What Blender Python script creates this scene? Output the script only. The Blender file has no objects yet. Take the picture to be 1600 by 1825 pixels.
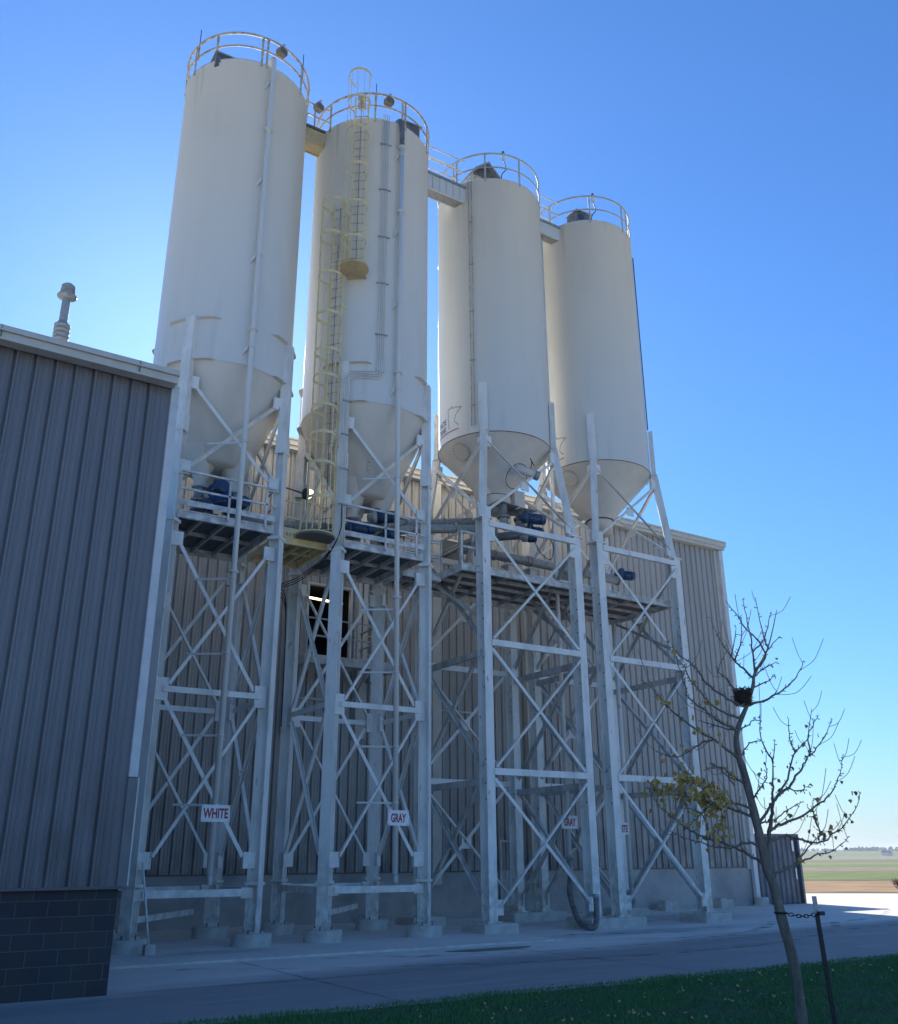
import bpy, math, random
from mathutils import Vector, Matrix
import numpy as np
R = math.radians
rnd = random.Random(7)
# ---------------------------------------------------------------- camera, sky, sun, exposure
sc = bpy.context.scene
cd = bpy.data.cameras.new('camera'); cam = bpy.data.objects.new('camera', cd); sc.collection.objects.link(cam)
cam.matrix_world = Matrix(((0.8434203302736938, -0.18358246445567286, -0.5049154634445205, 0),
                           (-0.5372342354350673, -0.2963095930492382, -0.7896708319501629, 0),
                           (-0.00464157805934098, 0.9372822967555593, -0.3485403160923318, 1.8),
                           (0, 0, 0, 1)))
cd.sensor_fit = 'HORIZONTAL'; cd.sensor_width = 36.0; cd.lens = 36.0*1652.0/1600.0
cd.clip_start = 0.1; cd.clip_end = 12000
sc.camera = cam
SUN_AZ, SUN_EL = 16.0, 28.9            # azimuth from +Y towards +X
w = bpy.data.worlds.new('World'); sc.world = w; w.use_nodes = True
nt = w.node_tree; bg = nt.nodes['Background']
sky = nt.nodes.new('ShaderNodeTexSky'); sky.sky_type = 'NISHITA'; sky.sun_disc = False
sky.sun_elevation = R(SUN_EL); sky.sun_rotation = R(SUN_AZ)
sky.altitude = 400; sky.air_density = 1.5; sky.dust_density = 0.45; sky.ozone_density = 10.0
tint = nt.nodes.new('ShaderNodeMix'); tint.data_type = 'RGBA'; tint.blend_type = 'MULTIPLY'; tint.inputs[0].default_value = 1.0
tint.inputs[7].default_value = (0.66, 0.83, 1.0, 1)          # camera white balance of the clear sky
nt.links.new(sky.outputs[0], tint.inputs[6]); nt.links.new(tint.outputs[2], bg.inputs[0]); bg.inputs[1].default_value = 0.07
sd = bpy.data.lights.new('sun', 'SUN'); sd.energy = 3.6; sd.angle = R(0.53); sd.color = (1.0, 0.95, 0.87)
so = bpy.data.objects.new('sun', sd); sc.collection.objects.link(so)
e, a = R(SUN_EL), R(SUN_AZ)
so.rotation_euler = (-Vector((math.cos(e)*math.sin(a), math.cos(e)*math.cos(a), math.sin(e)))).to_track_quat('-Z', 'Y').to_euler()
so.location = (20, 60, 40)
vs = sc.view_settings; vs.view_transform = 'Standard'; vs.look = 'None'; vs.gamma = 1.0; vs.exposure = 1.38
sc.cycles.diffuse_bounces = 8; sc.cycles.max_bounces = 12

# ---------------------------------------------------------------- materials
def mat(name, col, rough=0.6, metal=0.0, noise=0.0, scale=3.0, col2=None, bump=0.0, bscale=40.0, emit=None, coat=0.0, stretch=(1, 1, 1), lo=0.42, hi=0.68, spec=None):
    m = bpy.data.materials.new(name); m.use_nodes = True
    n = m.node_tree.nodes; l = m.node_tree.links; b = n['Principled BSDF']
    b.inputs['Base Color'].default_value = (*col, 1); b.inputs['Roughness'].default_value = rough
    b.inputs['Metallic'].default_value = metal; b.inputs['Coat Weight'].default_value = coat
    if spec is not None: b.inputs['Specular IOR Level'].default_value = spec
    tc = n.new('ShaderNodeTexCoord'); mp = n.new('ShaderNodeMapping'); mp.inputs['Scale'].default_value = stretch
    l.new(tc.outputs['Object'], mp.inputs[0])
    if noise or col2:
        t = n.new('ShaderNodeTexNoise'); t.inputs['Scale'].default_value = scale; t.inputs['Detail'].default_value = 8; t.inputs['Roughness'].default_value = 0.65
        l.new(mp.outputs[0], t.inputs['Vector'])
        cr = n.new('ShaderNodeValToRGB'); cr.color_ramp.elements[0].position = lo; cr.color_ramp.elements[1].position = hi
        c2 = col2 if col2 else tuple(c*(1-noise) for c in col)
        cr.color_ramp.elements[0].color = (*col, 1); cr.color_ramp.elements[1].color = (*c2, 1)
        l.new(t.outputs['Fac'], cr.inputs[0]); l.new(cr.outputs[0], b.inputs['Base Color'])
    if bump:
        t2 = n.new('ShaderNodeTexNoise'); t2.inputs['Scale'].default_value = bscale; t2.inputs['Detail'].default_value = 5
        l.new(tc.outputs['Object'], t2.inputs['Vector'])
        bp = n.new('ShaderNodeBump'); bp.inputs['Strength'].default_value = bump; bp.inputs['Distance'].default_value = 0.02
        l.new(t2.outputs['Fac'], bp.inputs['Height']); l.new(bp.outputs[0], b.inputs['Normal'])
    if emit:
        b.inputs['Emission Color'].default_value = (*emit[:3], 1); b.inputs['Emission Strength'].default_value = emit[3]
    return m
M = {}
M['silo'] = mat('silo_paint', (.72, .70, .65), .36, noise=.05, scale=3.5, stretch=(1, 1, .07), lo=.5, hi=.9, bump=.03, bscale=1.2, coat=0)
M['silo2'] = mat('silo_paint_tan', (.70, .675, .615), .36, noise=.05, scale=3.5, stretch=(1, 1, .07), lo=.5, hi=.9, bump=.03, bscale=1.2, coat=0)
M['cone'] = mat('cone_paint', (.69, .655, .59), .42, noise=.14, scale=.9, stretch=(1, 1, .35), bump=.05, bscale=2)
M['steel'] = mat('white_steel', (.84, .82, .77), .48, noise=.32, scale=2.2, stretch=(1, 1, .4), lo=.45, hi=.75)
M['grimy_shaded'] = mat('grimy_shaded_steel', (.60, .585, .55), .6, noise=.45, scale=3.0, stretch=(1, 1, .5))  # grime, and also painted shade on the side-face bracing
M['galv'] = mat('galvanised_steel', (.42, .44, .45), .45, metal=.35, noise=.3, scale=6)
M['yellow'] = mat('cream_yellow_paint', (.86, .68, .34), .5, noise=.25, scale=5, col2=(.62, .54, .34))
M['rail_tan'] = mat('weathered_rail_paint', (.62, .53, .40), .6, noise=.45, scale=7, col2=(.24, .17, .11))
M['rail_grey'] = mat('grey_rail_paint', (.52, .51, .46), .6, noise=.3, scale=7)
M['bridge_tan'] = mat('ochre_bridge_paint', (.60, .47, .25), .55, noise=.3, scale=3, col2=(.42, .34, .2))
M['siding'] = mat('grey_siding', (.45, .43, .405), .42, noise=.12, scale=1.2, stretch=(1, 1, .15), spec=.4)
M['siding_shaded'] = mat('grey_siding_shaded', (.225, .225, .24), .42, noise=.15, scale=1.2, stretch=(1, 1, .15), spec=.4)  # same siding as the hall, with its deeper shade put into the colour
M['trim'] = mat('cream_trim', (.60, .58, .52), .5, noise=.12, scale=3)
M['trimw'] = mat('white_trim', (.66, .67, .67), .45, noise=.15, scale=3)
M['trimd'] = mat('dark_trim', (.13, .12, .12), .5)
M['wain'] = mat('painted_concrete_base', (.42, .41, .39), .75, noise=.35, scale=.7, bump=.15, bscale=14)
M['conc'] = mat('footing_concrete', (.56, .535, .49), .88, noise=.3, scale=3.5, bump=.4, bscale=30)
M['blue'] = mat('blue_motor_paint', (.012, .055, .17), .38, col2=(.05, .07, .10), scale=7, lo=.5, hi=.6)
M['bluedark'] = mat('dusty_blue_motor', (.03, .07, .14), .5, noise=.4, scale=9)
M['cast'] = mat('cast_grey_metal', (.38, .39, .38), .5, metal=.2, noise=.4, scale=9)
M['black'] = mat('black_rubber', (.02, .02, .022), .6)
M['dark'] = mat('dark_underside', (.14, .14, .135), .7, noise=.3, scale=2)
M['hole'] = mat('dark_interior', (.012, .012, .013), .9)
M['grate'] = mat('steel_grating', (.16, .155, .145), .6, metal=.2)
M['boltdark'] = mat('rusty_bolt', (.10, .08, .07), .6)
M['rust'] = mat('rust_streak', (.33, .19, .10), .8)
M['sign'] = mat('sign_white', (.85, .85, .85), .4, noise=.1, scale=9)
M['red'] = mat('sign_red', (.36, .025, .05), .45)
M['ink'] = mat('logo_ink', (.045, .03, .06), .5)
M['inkred'] = mat('logo_ink_red', (.28, .05, .07), .5)
M['lampon'] = mat('lit_lens', (.9, .85, .7), .3, emit=(1.0, .78, .42, 2.2))
M['tube'] = mat('lit_fluorescent', (.9, .9, .7), .3, emit=(1.0, .88, .42, 2.4))
M['cont'] = mat('container_paint', (.14, .155, .18), .5, noise=.3, scale=2)
M['bark'] = mat('tree_bark', (.25, .21, .17), .85, noise=.45, scale=14, stretch=(1, 1, .3), bump=.9, bscale=60)
M['leaf'] = mat('ginkgo_leaf', (.50, .32, .07), .6, col2=(.38, .28, .09), scale=4)
M['fallen'] = mat('fallen_leaf', (.50, .38, .16), .7, col2=(.38, .24, .09), scale=6)
M['nest'] = mat('nest_twigs', (.06, .048, .035), .95)
M['post'] = mat('green_black_post', (.022, .018, .024), .5)
M['white'] = mat('white_paint', (.75, .75, .73), .5)
M['bluehood'] = mat('grey_hood_metal', (.20, .21, .21), .5, metal=.2, noise=.4, scale=8, col2=(.10, .08, .06))
M['lamp'] = mat('tan_lamp_casting', (.30, .26, .20), .6, noise=.4, scale=9)

def weather(m, kind):
    """stains of their own shape: rust runs, dust, splash"""
    n = m.node_tree.nodes; l = m.node_tree.links; b = n['Principled BSDF']; src = b.inputs['Base Color'].links[0].from_socket
    tc = n.new('ShaderNodeTexCoord'); sp = n.new('ShaderNodeSeparateXYZ'); l.new(tc.outputs['Object'], sp.inputs[0])
    def noise(scale, st, det=5):
        mp = n.new('ShaderNodeMapping'); mp.inputs['Scale'].default_value = st; l.new(tc.outputs['Object'], mp.inputs[0])
        t = n.new('ShaderNodeTexNoise'); t.inputs['Scale'].default_value = scale; t.inputs['Detail'].default_value = det; l.new(mp.outputs[0], t.inputs['Vector']); return t.outputs['Fac']
    def rng(s, a_, b_, c_=0, d_=1):
        r = n.new('ShaderNodeMapRange'); l.new(s, r.inputs['Value'])
        for k, v_ in zip(('From Min', 'From Max', 'To Min', 'To Max'), (a_, b_, c_, d_)): r.inputs[k].default_value = v_
        return r.outputs[0]
    def mul(a_, b_):
        r = n.new('ShaderNodeMath'); r.operation = 'MULTIPLY'; l.new(a_, r.inputs[0]); l.new(b_, r.inputs[1]); return r.outputs[0]
    def over(src, col, fac):
        x = n.new('ShaderNodeMix'); x.data_type = 'RGBA'; l.new(fac, x.inputs[0]); l.new(src, x.inputs[6]); x.inputs[7].default_value = (*col, 1); return x.outputs[2]
    if kind == 'silo':
        src = over(src, (.34, .27, .18), mul(rng(noise(4.5, (1, 1, .06)), .56, .72), rng(sp.outputs['Z'], 21.0, 23.4, 0, .35)))
        src = over(src, (.40, .37, .32), mul(rng(noise(3.0, (1, 1, .10)), .55, .75), rng(sp.outputs['Z'], 17.5, 13.6, 0, .22)))
        src = over(src, (.45, .43, .40), rng(noise(.9, (1, 1, .5), 9), .55, .8, 0, .14))
    elif kind == 'steel':
        src = over(src, (.30, .17, .09), rng(noise(7, (1, 1, .35), 8), .66, .74, 0, .75))
        src = over(src, (.36, .34, .31), mul(rng(noise(5, (1, 1, 1), 6), .35, .65), rng(sp.outputs['Z'], 2.2, .2, 0, .8)))
    elif kind == 'siding':
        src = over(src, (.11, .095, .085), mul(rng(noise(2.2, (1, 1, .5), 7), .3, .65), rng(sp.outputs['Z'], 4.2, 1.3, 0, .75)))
        src = over(src, (.30, .30, .31), rng(noise(.8, (1, 1, .35), 8), .55, .8, 0, .3))
    l.new(src, b.inputs['Base Color'])
for k_, w_ in (('silo', 'silo'), ('silo2', 'silo'), ('steel', 'steel'), ('siding', 'siding'), ('siding_shaded', 'siding')): weather(M[k_], w_)

# ---------------------------------------------------------------- mesh helpers
OFF = {}
def off(o): return OFF.get(o.name, Vector((0, 0, 0))) if o else Vector((0, 0, 0))
class MB:
    def __init__(s): s.v = []; s.f = []; s.sm = []; s.mi = []; s.m = 0
    def add(s, vs, fs, smooth=False):
        b = len(s.v); s.v += [tuple(v) for v in vs]
        for f in fs: s.f.append(tuple(i+b for i in f)); s.sm.append(smooth); s.mi.append(s.m)
        return s
    def box(s, x0, x1, y0, y1, z0, z1):
        vs = [(x, y, z) for x in (x0, x1) for y in (y0, y1) for z in (z0, z1)]
        return s.add(vs, [(0, 1, 3, 2), (4, 6, 7, 5), (0, 4, 5, 1), (2, 3, 7, 6), (0, 2, 6, 4), (1, 5, 7, 3)])
    def sweep(s, sec, p0, p1, xd=None):
        p0 = Vector(p0); p1 = Vector(p1); d = (p1-p0).normalized()
        x = Vector(xd) if xd else (Vector((0, 0, 1)) if abs(d.z) < .95 else Vector((1, 0, 0)))
        x = (x - d*x.dot(d)).normalized(); y = d.cross(x)
        n = len(sec)
        vs = [p + x*a + y*b for p in (p0, p1) for a, b in sec]
        fs = [(i, (i+1) % n, n+(i+1) % n, n+i) for i in range(n)]
        fs += [tuple(range(n))[::-1], tuple(range(n, 2*n))]
        return s.add(vs, fs)
    def bar(s, p0, p1, w, h=None, xd=None):
        h = h or w
        return s.sweep([(-w/2, -h/2), (w/2, -h/2), (w/2, h/2), (-w/2, h/2)], p0, p1, xd)
    def angle(s, p0, p1, w, xd=None, t=.012):
        return s.sweep([(0, 0), (w, 0), (w, t), (t, t), (t, w), (0, w)], p0, p1, xd)
    def hsec(s, p0, p1, b, h, xd=None, t=.02):     # flange width b along y, depth h along x
        H, B = h/2, b/2
        return s.sweep([(-H, -B), (-H+t, -B), (-H+t, -t/2), (H-t, -t/2), (H-t, -B), (H, -B), (H, B), (H-t, B), (H-t, t/2), (-H+t, t/2), (-H+t, B), (-H, B)], p0, p1, xd)
    def tube(s, pts, r, n=10, cap=True):
        pts = [Vector(p) for p in pts]; rr = r if isinstance(r, (list, tuple)) else [r]*len(pts)
        vs = []; ref = None
        for i, p in enumerate(pts):
            if i == 0: d = pts[1]-p
            elif i == len(pts)-1: d = p-pts[i-1]
            else: d = (pts[i+1]-p).normalized()+(p-pts[i-1]).normalized()
            d.normalize()
            if ref is None: ref = Vector((0, 0, 1)) if abs(d.z) < .9 else Vector((1, 0, 0))
            x = (ref-d*ref.dot(d)).normalized(); ref = x; y = d.cross(x)
            vs += [p+(x*math.cos(2*math.pi*k/n)+y*math.sin(2*math.pi*k/n))*rr[i] for k in range(n)]
        fs = [(i*n+k, i*n+(k+1) % n, (i+1)*n+(k+1) % n, (i+1)*n+k) for i in range(len(pts)-1) for k in range(n)]
        s.add(vs, fs, True)
        if cap:
            b = len(s.v)-len(vs)
            s.f.append(tuple(b+k for k in range(n))[::-1]); s.f.append(tuple(b+(len(pts)-1)*n+k for k in range(n))); s.sm += [False]*2; s.mi += [s.m]*2
        return s
    def lathe(s, c, prof, n=64, a0=0, a1=360, smooth=True):   # prof: (r,z), c=(x,y), z absolute
        full = abs(a1-a0) >= 360; k = n if full else n+1
        vs = [(c[0]+r*math.cos(R(a0+(a1-a0)*i/n)), c[1]+r*math.sin(R(a0+(a1-a0)*i/n)), z) for r, z in prof for i in range(k)]
        fs = []
        for j in range(len(prof)-1):
            for i in range(n):
                i2 = (i+1) % k
                fs.append((j*k+i, j*k+i2, (j+1)*k+i2, (j+1)*k+i))
        return s.add(vs, fs, smooth)
    def disc(s, c, axis, r, t, n=20):
        c = Vector(c); ax = Vector(axis).normalized()
        return s.tube([c-ax*t/2, c+ax*t/2], r, n)
    def poly(s, pts, th):      # planar polygon with thickness vector
        n = len(pts); th = Vector(th)
        vs = [Vector(p) for p in pts]+[Vector(p)+th for p in pts]
        return s.add(vs, [tuple(range(n))[::-1], tuple(range(n, 2*n))]+[(i, (i+1) % n, n+(i+1) % n, n+i) for i in range(n)])
    def build(s, name, m, parent=None, **tags):
        me = bpy.data.meshes.new(name); o0 = off(parent) if parent else Vector(tags.pop('origin', (0, 0, 0)))
        tags.pop('origin', None)
        me.from_pydata([(v[0]-o0.x, v[1]-o0.y, v[2]-o0.z) for v in s.v], [], s.f)
        me.polygons.foreach_set('use_smooth', s.sm)
        for mm in (m if isinstance(m, (list, tuple)) else [m]): me.materials.append(mm)
        me.polygons.foreach_set('material_index', s.mi)
        me.update()
        o = bpy.data.objects.new(name, me); sc.collection.objects.link(o)
        OFF[o.name] = o0
        if parent: o.parent = parent
        else: o.location = o0
        for k, v in tags.items(): o[k] = v
        return o
def thing(name, loc, label, cat, group=None):
    o = bpy.data.objects.new(name, None); sc.collection.objects.link(o); o.location = loc; OFF[o.name] = Vector(loc)
    o.empty_display_size = .2
    o['label'] = label; o['category'] = cat
    if group: o['group'] = group
    return o
def smooth_path(pts, k=6):
    pts = [Vector(p) for p in pts]; out = []
    for i in range(len(pts)-1):
        p0 = pts[max(i-1, 0)]; p1 = pts[i]; p2 = pts[i+1]; p3 = pts[min(i+2, len(pts)-1)]
        for j in range(k):
            t = j/k
            out.append(.5*((2*p1)+(p2-p0)*t+(2*p0-5*p1+4*p2-p3)*t*t+(3*p1-p0-3*p2+p3)*t**3))
    out.append(pts[-1]); return out
def text_mesh(txt, height, width=None, bold=.0):
    cu = bpy.data.curves.new('t', 'FONT'); cu.body = txt; cu.offset = bold; cu.resolution_u = 3
    ob = bpy.data.objects.new('t', cu); sc.collection.objects.link(ob)
    bpy.context.view_layer.update()
    me = bpy.data.meshes.new_from_object(ob.evaluated_get(bpy.context.evaluated_depsgraph_get()))
    vs = np.array([v.co[:] for v in me.vertices]); fs = [tuple(p.vertices) for p in me.polygons]
    bpy.data.objects.remove(ob); bpy.data.meshes.remove(me); bpy.data.curves.remove(cu)
    mn, mx = vs.min(0), vs.max(0); vs -= (mn+mx)/2
    vs[:, 1] *= height/(mx[1]-mn[1]); vs[:, 0] *= (width or height*(mx[0]-mn[0])/(mx[1]-mn[1]))/(mx[0]-mn[0])
    return vs, fs

# ---------------------------------------------------------------- ground
def grid(x0, x1, y0, y1, nx, ny, z=0, fn=None):
    vs = [(x0+(x1-x0)*i/nx, y0+(y1-y0)*j/ny, 0) for j in range(ny+1) for i in range(nx+1)]
    vs = [(x, y, z+(fn(x, y) if fn else 0)) for x, y, _ in vs]
    return vs, [(j*(nx+1)+i, j*(nx+1)+i+1, (j+1)*(nx+1)+i+1, (j+1)*(nx+1)+i) for j in range(ny) for i in range(nx)]
def field_material():
    m = bpy.data.materials.new('farmland'); m.use_nodes = True; n = m.node_tree.nodes; l = m.node_tree.links; b = n['Principled BSDF']
    b.inputs['Roughness'].default_value = .95; b.inputs['Specular IOR Level'].default_value = .1
    tc = n.new('ShaderNodeTexCoord'); dp = n.new('ShaderNodeVectorMath'); dp.operation = 'DOT_PRODUCT'; dp.inputs[1].default_value = (.65, .76, 0)
    l.new(tc.outputs['Object'], dp.inputs[0])
    ns = n.new('ShaderNodeTexNoise'); ns.inputs['Scale'].default_value = .02; ns.inputs['Detail'].default_value = 3; l.new(tc.outputs['Object'], ns.inputs['Vector'])
    ma = n.new('ShaderNodeMath'); ma.operation = 'MULTIPLY_ADD'; ma.inputs[1].default_value = 16; ma.inputs[2].default_value = -8; l.new(ns.outputs['Fac'], ma.inputs[0])
    ad = n.new('ShaderNodeMath'); l.new(dp.outputs['Value'], ad.inputs[0]); l.new(ma.outputs[0], ad.inputs[1])
    lg = n.new('ShaderNodeMath'); lg.operation = 'LOGARITHM'; lg.inputs[1].default_value = 10; l.new(ad.outputs[0], lg.inputs[0])
    mr = n.new('ShaderNodeMapRange'); mr.inputs['From Min'].default_value = 1.65; mr.inputs['From Max'].default_value = 3.4; l.new(lg.outputs[0], mr.inputs['Value'])
    cr = n.new('ShaderNodeValToRGB'); cr.color_ramp.interpolation = 'LINEAR'
    P = lambda s: (math.log10(s)-1.65)/1.75
    E = cr.color_ramp.elements
    grn, brn, tan, dgr = (.16, .20, .07), (.26, .21, .15), (.34, .22, .12), (.06, .075, .03)
    stops = [(45, dgr), (55, dgr), (57, tan), (76, tan), (80, (.10, .12, .05)), (83, grn), (120, grn), (125, brn), (150, brn), (156, grn), (210, (.19, .23, .09)), (218, brn), (290, brn), (300, grn), (480, grn), (520, brn), (800, brn), (900, grn), (1800, (.14, .17, .08))]
    E[0].position = P(stops[0][0]); E[0].color = (*stops[0][1], 1); E[1].position = P(stops[-1][0]); E[1].color = (*stops[-1][1], 1)
    for s_, c in stops[1:-1]:
        x = E.new(P(s_)); x.color = (*c, 1)
    l.new(mr.outputs[0], cr.inputs[0])
    n2 = n.new('ShaderNodeTexNoise'); n2.inputs['Scale'].default_value = .35; n2.inputs['Detail'].default_value = 8; l.new(tc.outputs['Object'], n2.inputs['Vector'])
    mx = n.new('ShaderNodeMix'); mx.data_type = 'RGBA'; mx.blend_type = 'MULTIPLY'; mx.inputs[0].default_value = .6
    l.new(cr.outputs[0], mx.inputs[6])
    c3 = n.new('ShaderNodeValToRGB'); c3.color_ramp.elements[0].color = (.55, .55, .55, 1); c3.color_ramp.elements[0].position = .35; c3.color_ramp.elements[1].color = (1.2, 1.2, 1.2, 1); c3.color_ramp.elements[1].position = .65
    l.new(n2.outputs['Fac'], c3.inputs[0]); l.new(c3.outputs[0], mx.inputs[7]); l.new(mx.outputs[2], b.inputs['Base Color'])
    return m
def roll(x, y):
    s = .65*x+.76*y
    if s < 90: return 0
    k = min(1, (s-90)/250)
    return k*(1.1*math.sin(s/170+.6)+.9*math.sin((x-y)/210)+ .5*math.sin(s/60)) - k*.9 + max(0, min(1, (s-700)/900))*7.5*(.6+.4*math.sin((x-y)/420+1))
mb = MB(); mb.add(*grid(-3600, 3600, -2400, 4800, 180, 180, -.06, roll), smooth=True)
mb.build('ground', field_material(), kind='structure')

def pavement_material(slab):
    m = bpy.data.materials.new('yard_concrete' if not slab else 'apron_concrete'); m.use_nodes = True
    n = m.node_tree.nodes; l = m.node_tree.links; b = n['Principled BSDF']; b.inputs['Roughness'].default_value = .8; b.inputs['Specular IOR Level'].default_value = .35
    tc = n.new('ShaderNodeTexCoord')
    def noise(sc_, st, det=6, ro=.6):
        mp = n.new('ShaderNodeMapping'); mp.inputs['Scale'].default_value = st; l.new(tc.outputs['Object'], mp.inputs[0])
        t = n.new('ShaderNodeTexNoise'); t.inputs['Scale'].default_value = sc_; t.inputs['Detail'].default_value = det; t.inputs['Roughness'].default_value = ro
        l.new(mp.outputs[0], t.inputs['Vector']); return t.outputs['Fac']
    def ramp(fac, p0, c0, p1, c1):
        r = n.new('ShaderNodeValToRGB'); r.color_ramp.elements[0].position = p0; r.color_ramp.elements[1].position = p1
        r.color_ramp.elements[0].color = (*c0, 1); r.color_ramp.elements[1].color = (*c1, 1); l.new(fac, r.inputs[0]); return r.outputs[0]
    def mix(a, b_, fac, mode='MIX'):
        x = n.new('ShaderNodeMix'); x.data_type = 'RGBA'; x.blend_type = mode
        if isinstance(fac, float): x.inputs[0].default_value = fac
        else: l.new(fac, x.inputs[0])
        for v, i in ((a, 6), (b_, 7)):
            if isinstance(v, tuple): x.inputs[i].default_value = (*v, 1)
            else: l.new(v, x.inputs[i])
        return x.outputs[2]
    base = ramp(noise(.8, (.35, 1.6, 1)), .35, (.62, .585, .53), .7, (.71, .675, .615))
    if not slab:
        # worn darker strip of paving that runs along the lawn
        sp = n.new('ShaderNodeSeparateXYZ'); l.new(tc.outputs['Object'], sp.inputs[0])
        k = n.new('ShaderNodeMath'); k.operation = 'MULTIPLY_ADD'; k.inputs[1].default_value = -.13; l.new(sp.outputs['X'], k.inputs[0]); l.new(sp.outputs['Y'], k.inputs[2])
        nn = n.new('ShaderNodeMath'); nn.operation = 'MULTIPLY_ADD'; nn.inputs[1].default_value = 2.2; l.new(noise(.5, (.3, 1, 1)), nn.inputs[0]); l.new(k.outputs[0], nn.inputs[2])
        mr = n.new('ShaderNodeMapRange'); mr.inputs['From Min'].default_value = 15.0; mr.inputs['From Max'].default_value = 16.3; l.new(nn.outputs[0], mr.inputs['Value'])
        dark = ramp(noise(1.2, (.5, 1.5, 1)), .3, (.27, .25, .24), .75, (.34, .315, .30))
        base = mix(dark, base, mr.outputs[0])
    streak = ramp(noise(1.1, (.12, 2.6, 1), 8, .7), .55, (0, 0, 0), .78, (1, 1, 1))
    base = mix(base, (.75, .74, .72), mix((0, 0, 0), streak, .45))
    spots = ramp(noise(2.2, (.6, 1.5, 1), 4), .62, (0, 0, 0), .72, (1, 1, 1))
    base = mix(base, (.35, .34, .33), mix((0, 0, 0), spots, .45))
    fine = ramp(noise(60, (1, 1, 1), 3), .3, (.8, .8, .8), .7, (1.12, 1.12, 1.12))
    base = mix(base, fine, 1.0, 'MULTIPLY')
    l.new(base, b.inputs['Base Color'])
    bp = n.new('ShaderNodeBump'); bp.inputs['Strength'].default_value = .35; bp.inputs['Distance'].default_value = .01; l.new(noise(18, (1, 1, 1), 6), bp.inputs['Height']); l.new(bp.outputs[0], b.inputs['Normal'])
    return m
mb = MB()
# far edge follows .65x+.76y = 52.2
mb.poly([(-60, -40, -.05), (120, -40, -.05), (120, (52.2-.65*120)/.76, -.05), (-60, (52.2+.65*60)/.76, -.05)], (0, 0, .05))
mb.build('pavement', pavement_material(False), kind='structure')
mb = MB(); mb.box(3.9, 14.6, 18.21, 26.3, -.02, .035)
mb.build('apron_path', pavement_material(True), kind='structure')
M['joint'] = mat('kerb_edge', (.62, .60, .56), .8, noise=.3, scale=3)
mb = MB(); mb.box(3.9, 14.62, 18.15, 18.208, -.02, .042)
mb.build('kerb', M['joint'], kind='structure')
M['stain'] = mat('damp_moss_stain', (.20, .21, .17), .9, noise=.3, scale=2)
mb = MB(); mb.add([(12.1+1.0*math.cos(t)*(1+.18*math.sin(3*t)), 17.35+.33*math.sin(t)*(1+.2*math.cos(2*t)), .004) for t in [i*math.pi/16 for i in range(32)]], [tuple(range(32))])
mb.build('puddle_ground', M['stain'], kind='structure')
M['powder'] = mat('spilled_powder', (.55, .56, .57), .95, noise=.3, scale=6)
def powder_mat():
    m = M['powder']; n = m.node_tree.nodes; l = m.node_tree.links; b = n['Principled BSDF']
    tc = n.new('ShaderNodeTexCoord'); g = n.new('ShaderNodeTexGradient'); g.gradient_type = 'SPHERICAL'; l.new(tc.outputs['Object'], g.inputs[0])
    t = n.new('ShaderNodeTexNoise'); t.inputs['Scale'].default_value = 3; t.inputs['Detail'].default_value = 6; l.new(tc.outputs['Object'], t.inputs['Vector'])
    k = n.new('ShaderNodeMath'); k.operation = 'MULTIPLY'; l.new(g.outputs['Fac'], k.inputs[0]); l.new(t.outputs['Fac'], k.inputs[1])
    c = n.new('ShaderNodeMath'); c.operation = 'MULTIPLY'; c.inputs[1].default_value = 1.3; c.use_clamp = True; l.new(k.outputs[0], c.inputs[0]); l.new(c.outputs[0], b.inputs['Alpha'])
powder_mat()
for x, y, sx, sy, z in ((6.9, 19.7, 1.7, .5, .04), (21.5, 22.8, 5.5, 2.6, .005), (18.4, 19.0, 5.0, .8, .006)):
    mb = MB(); mb.add([(-1, -1, 0), (1, -1, 0), (1, 1, 0), (-1, 1, 0)], [(0, 1, 2, 3)])
    o = mb.build('powder_ground', M['powder'], kind='structure'); o.location = (x, y, z); o.scale = (sx, sy, 1)

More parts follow.
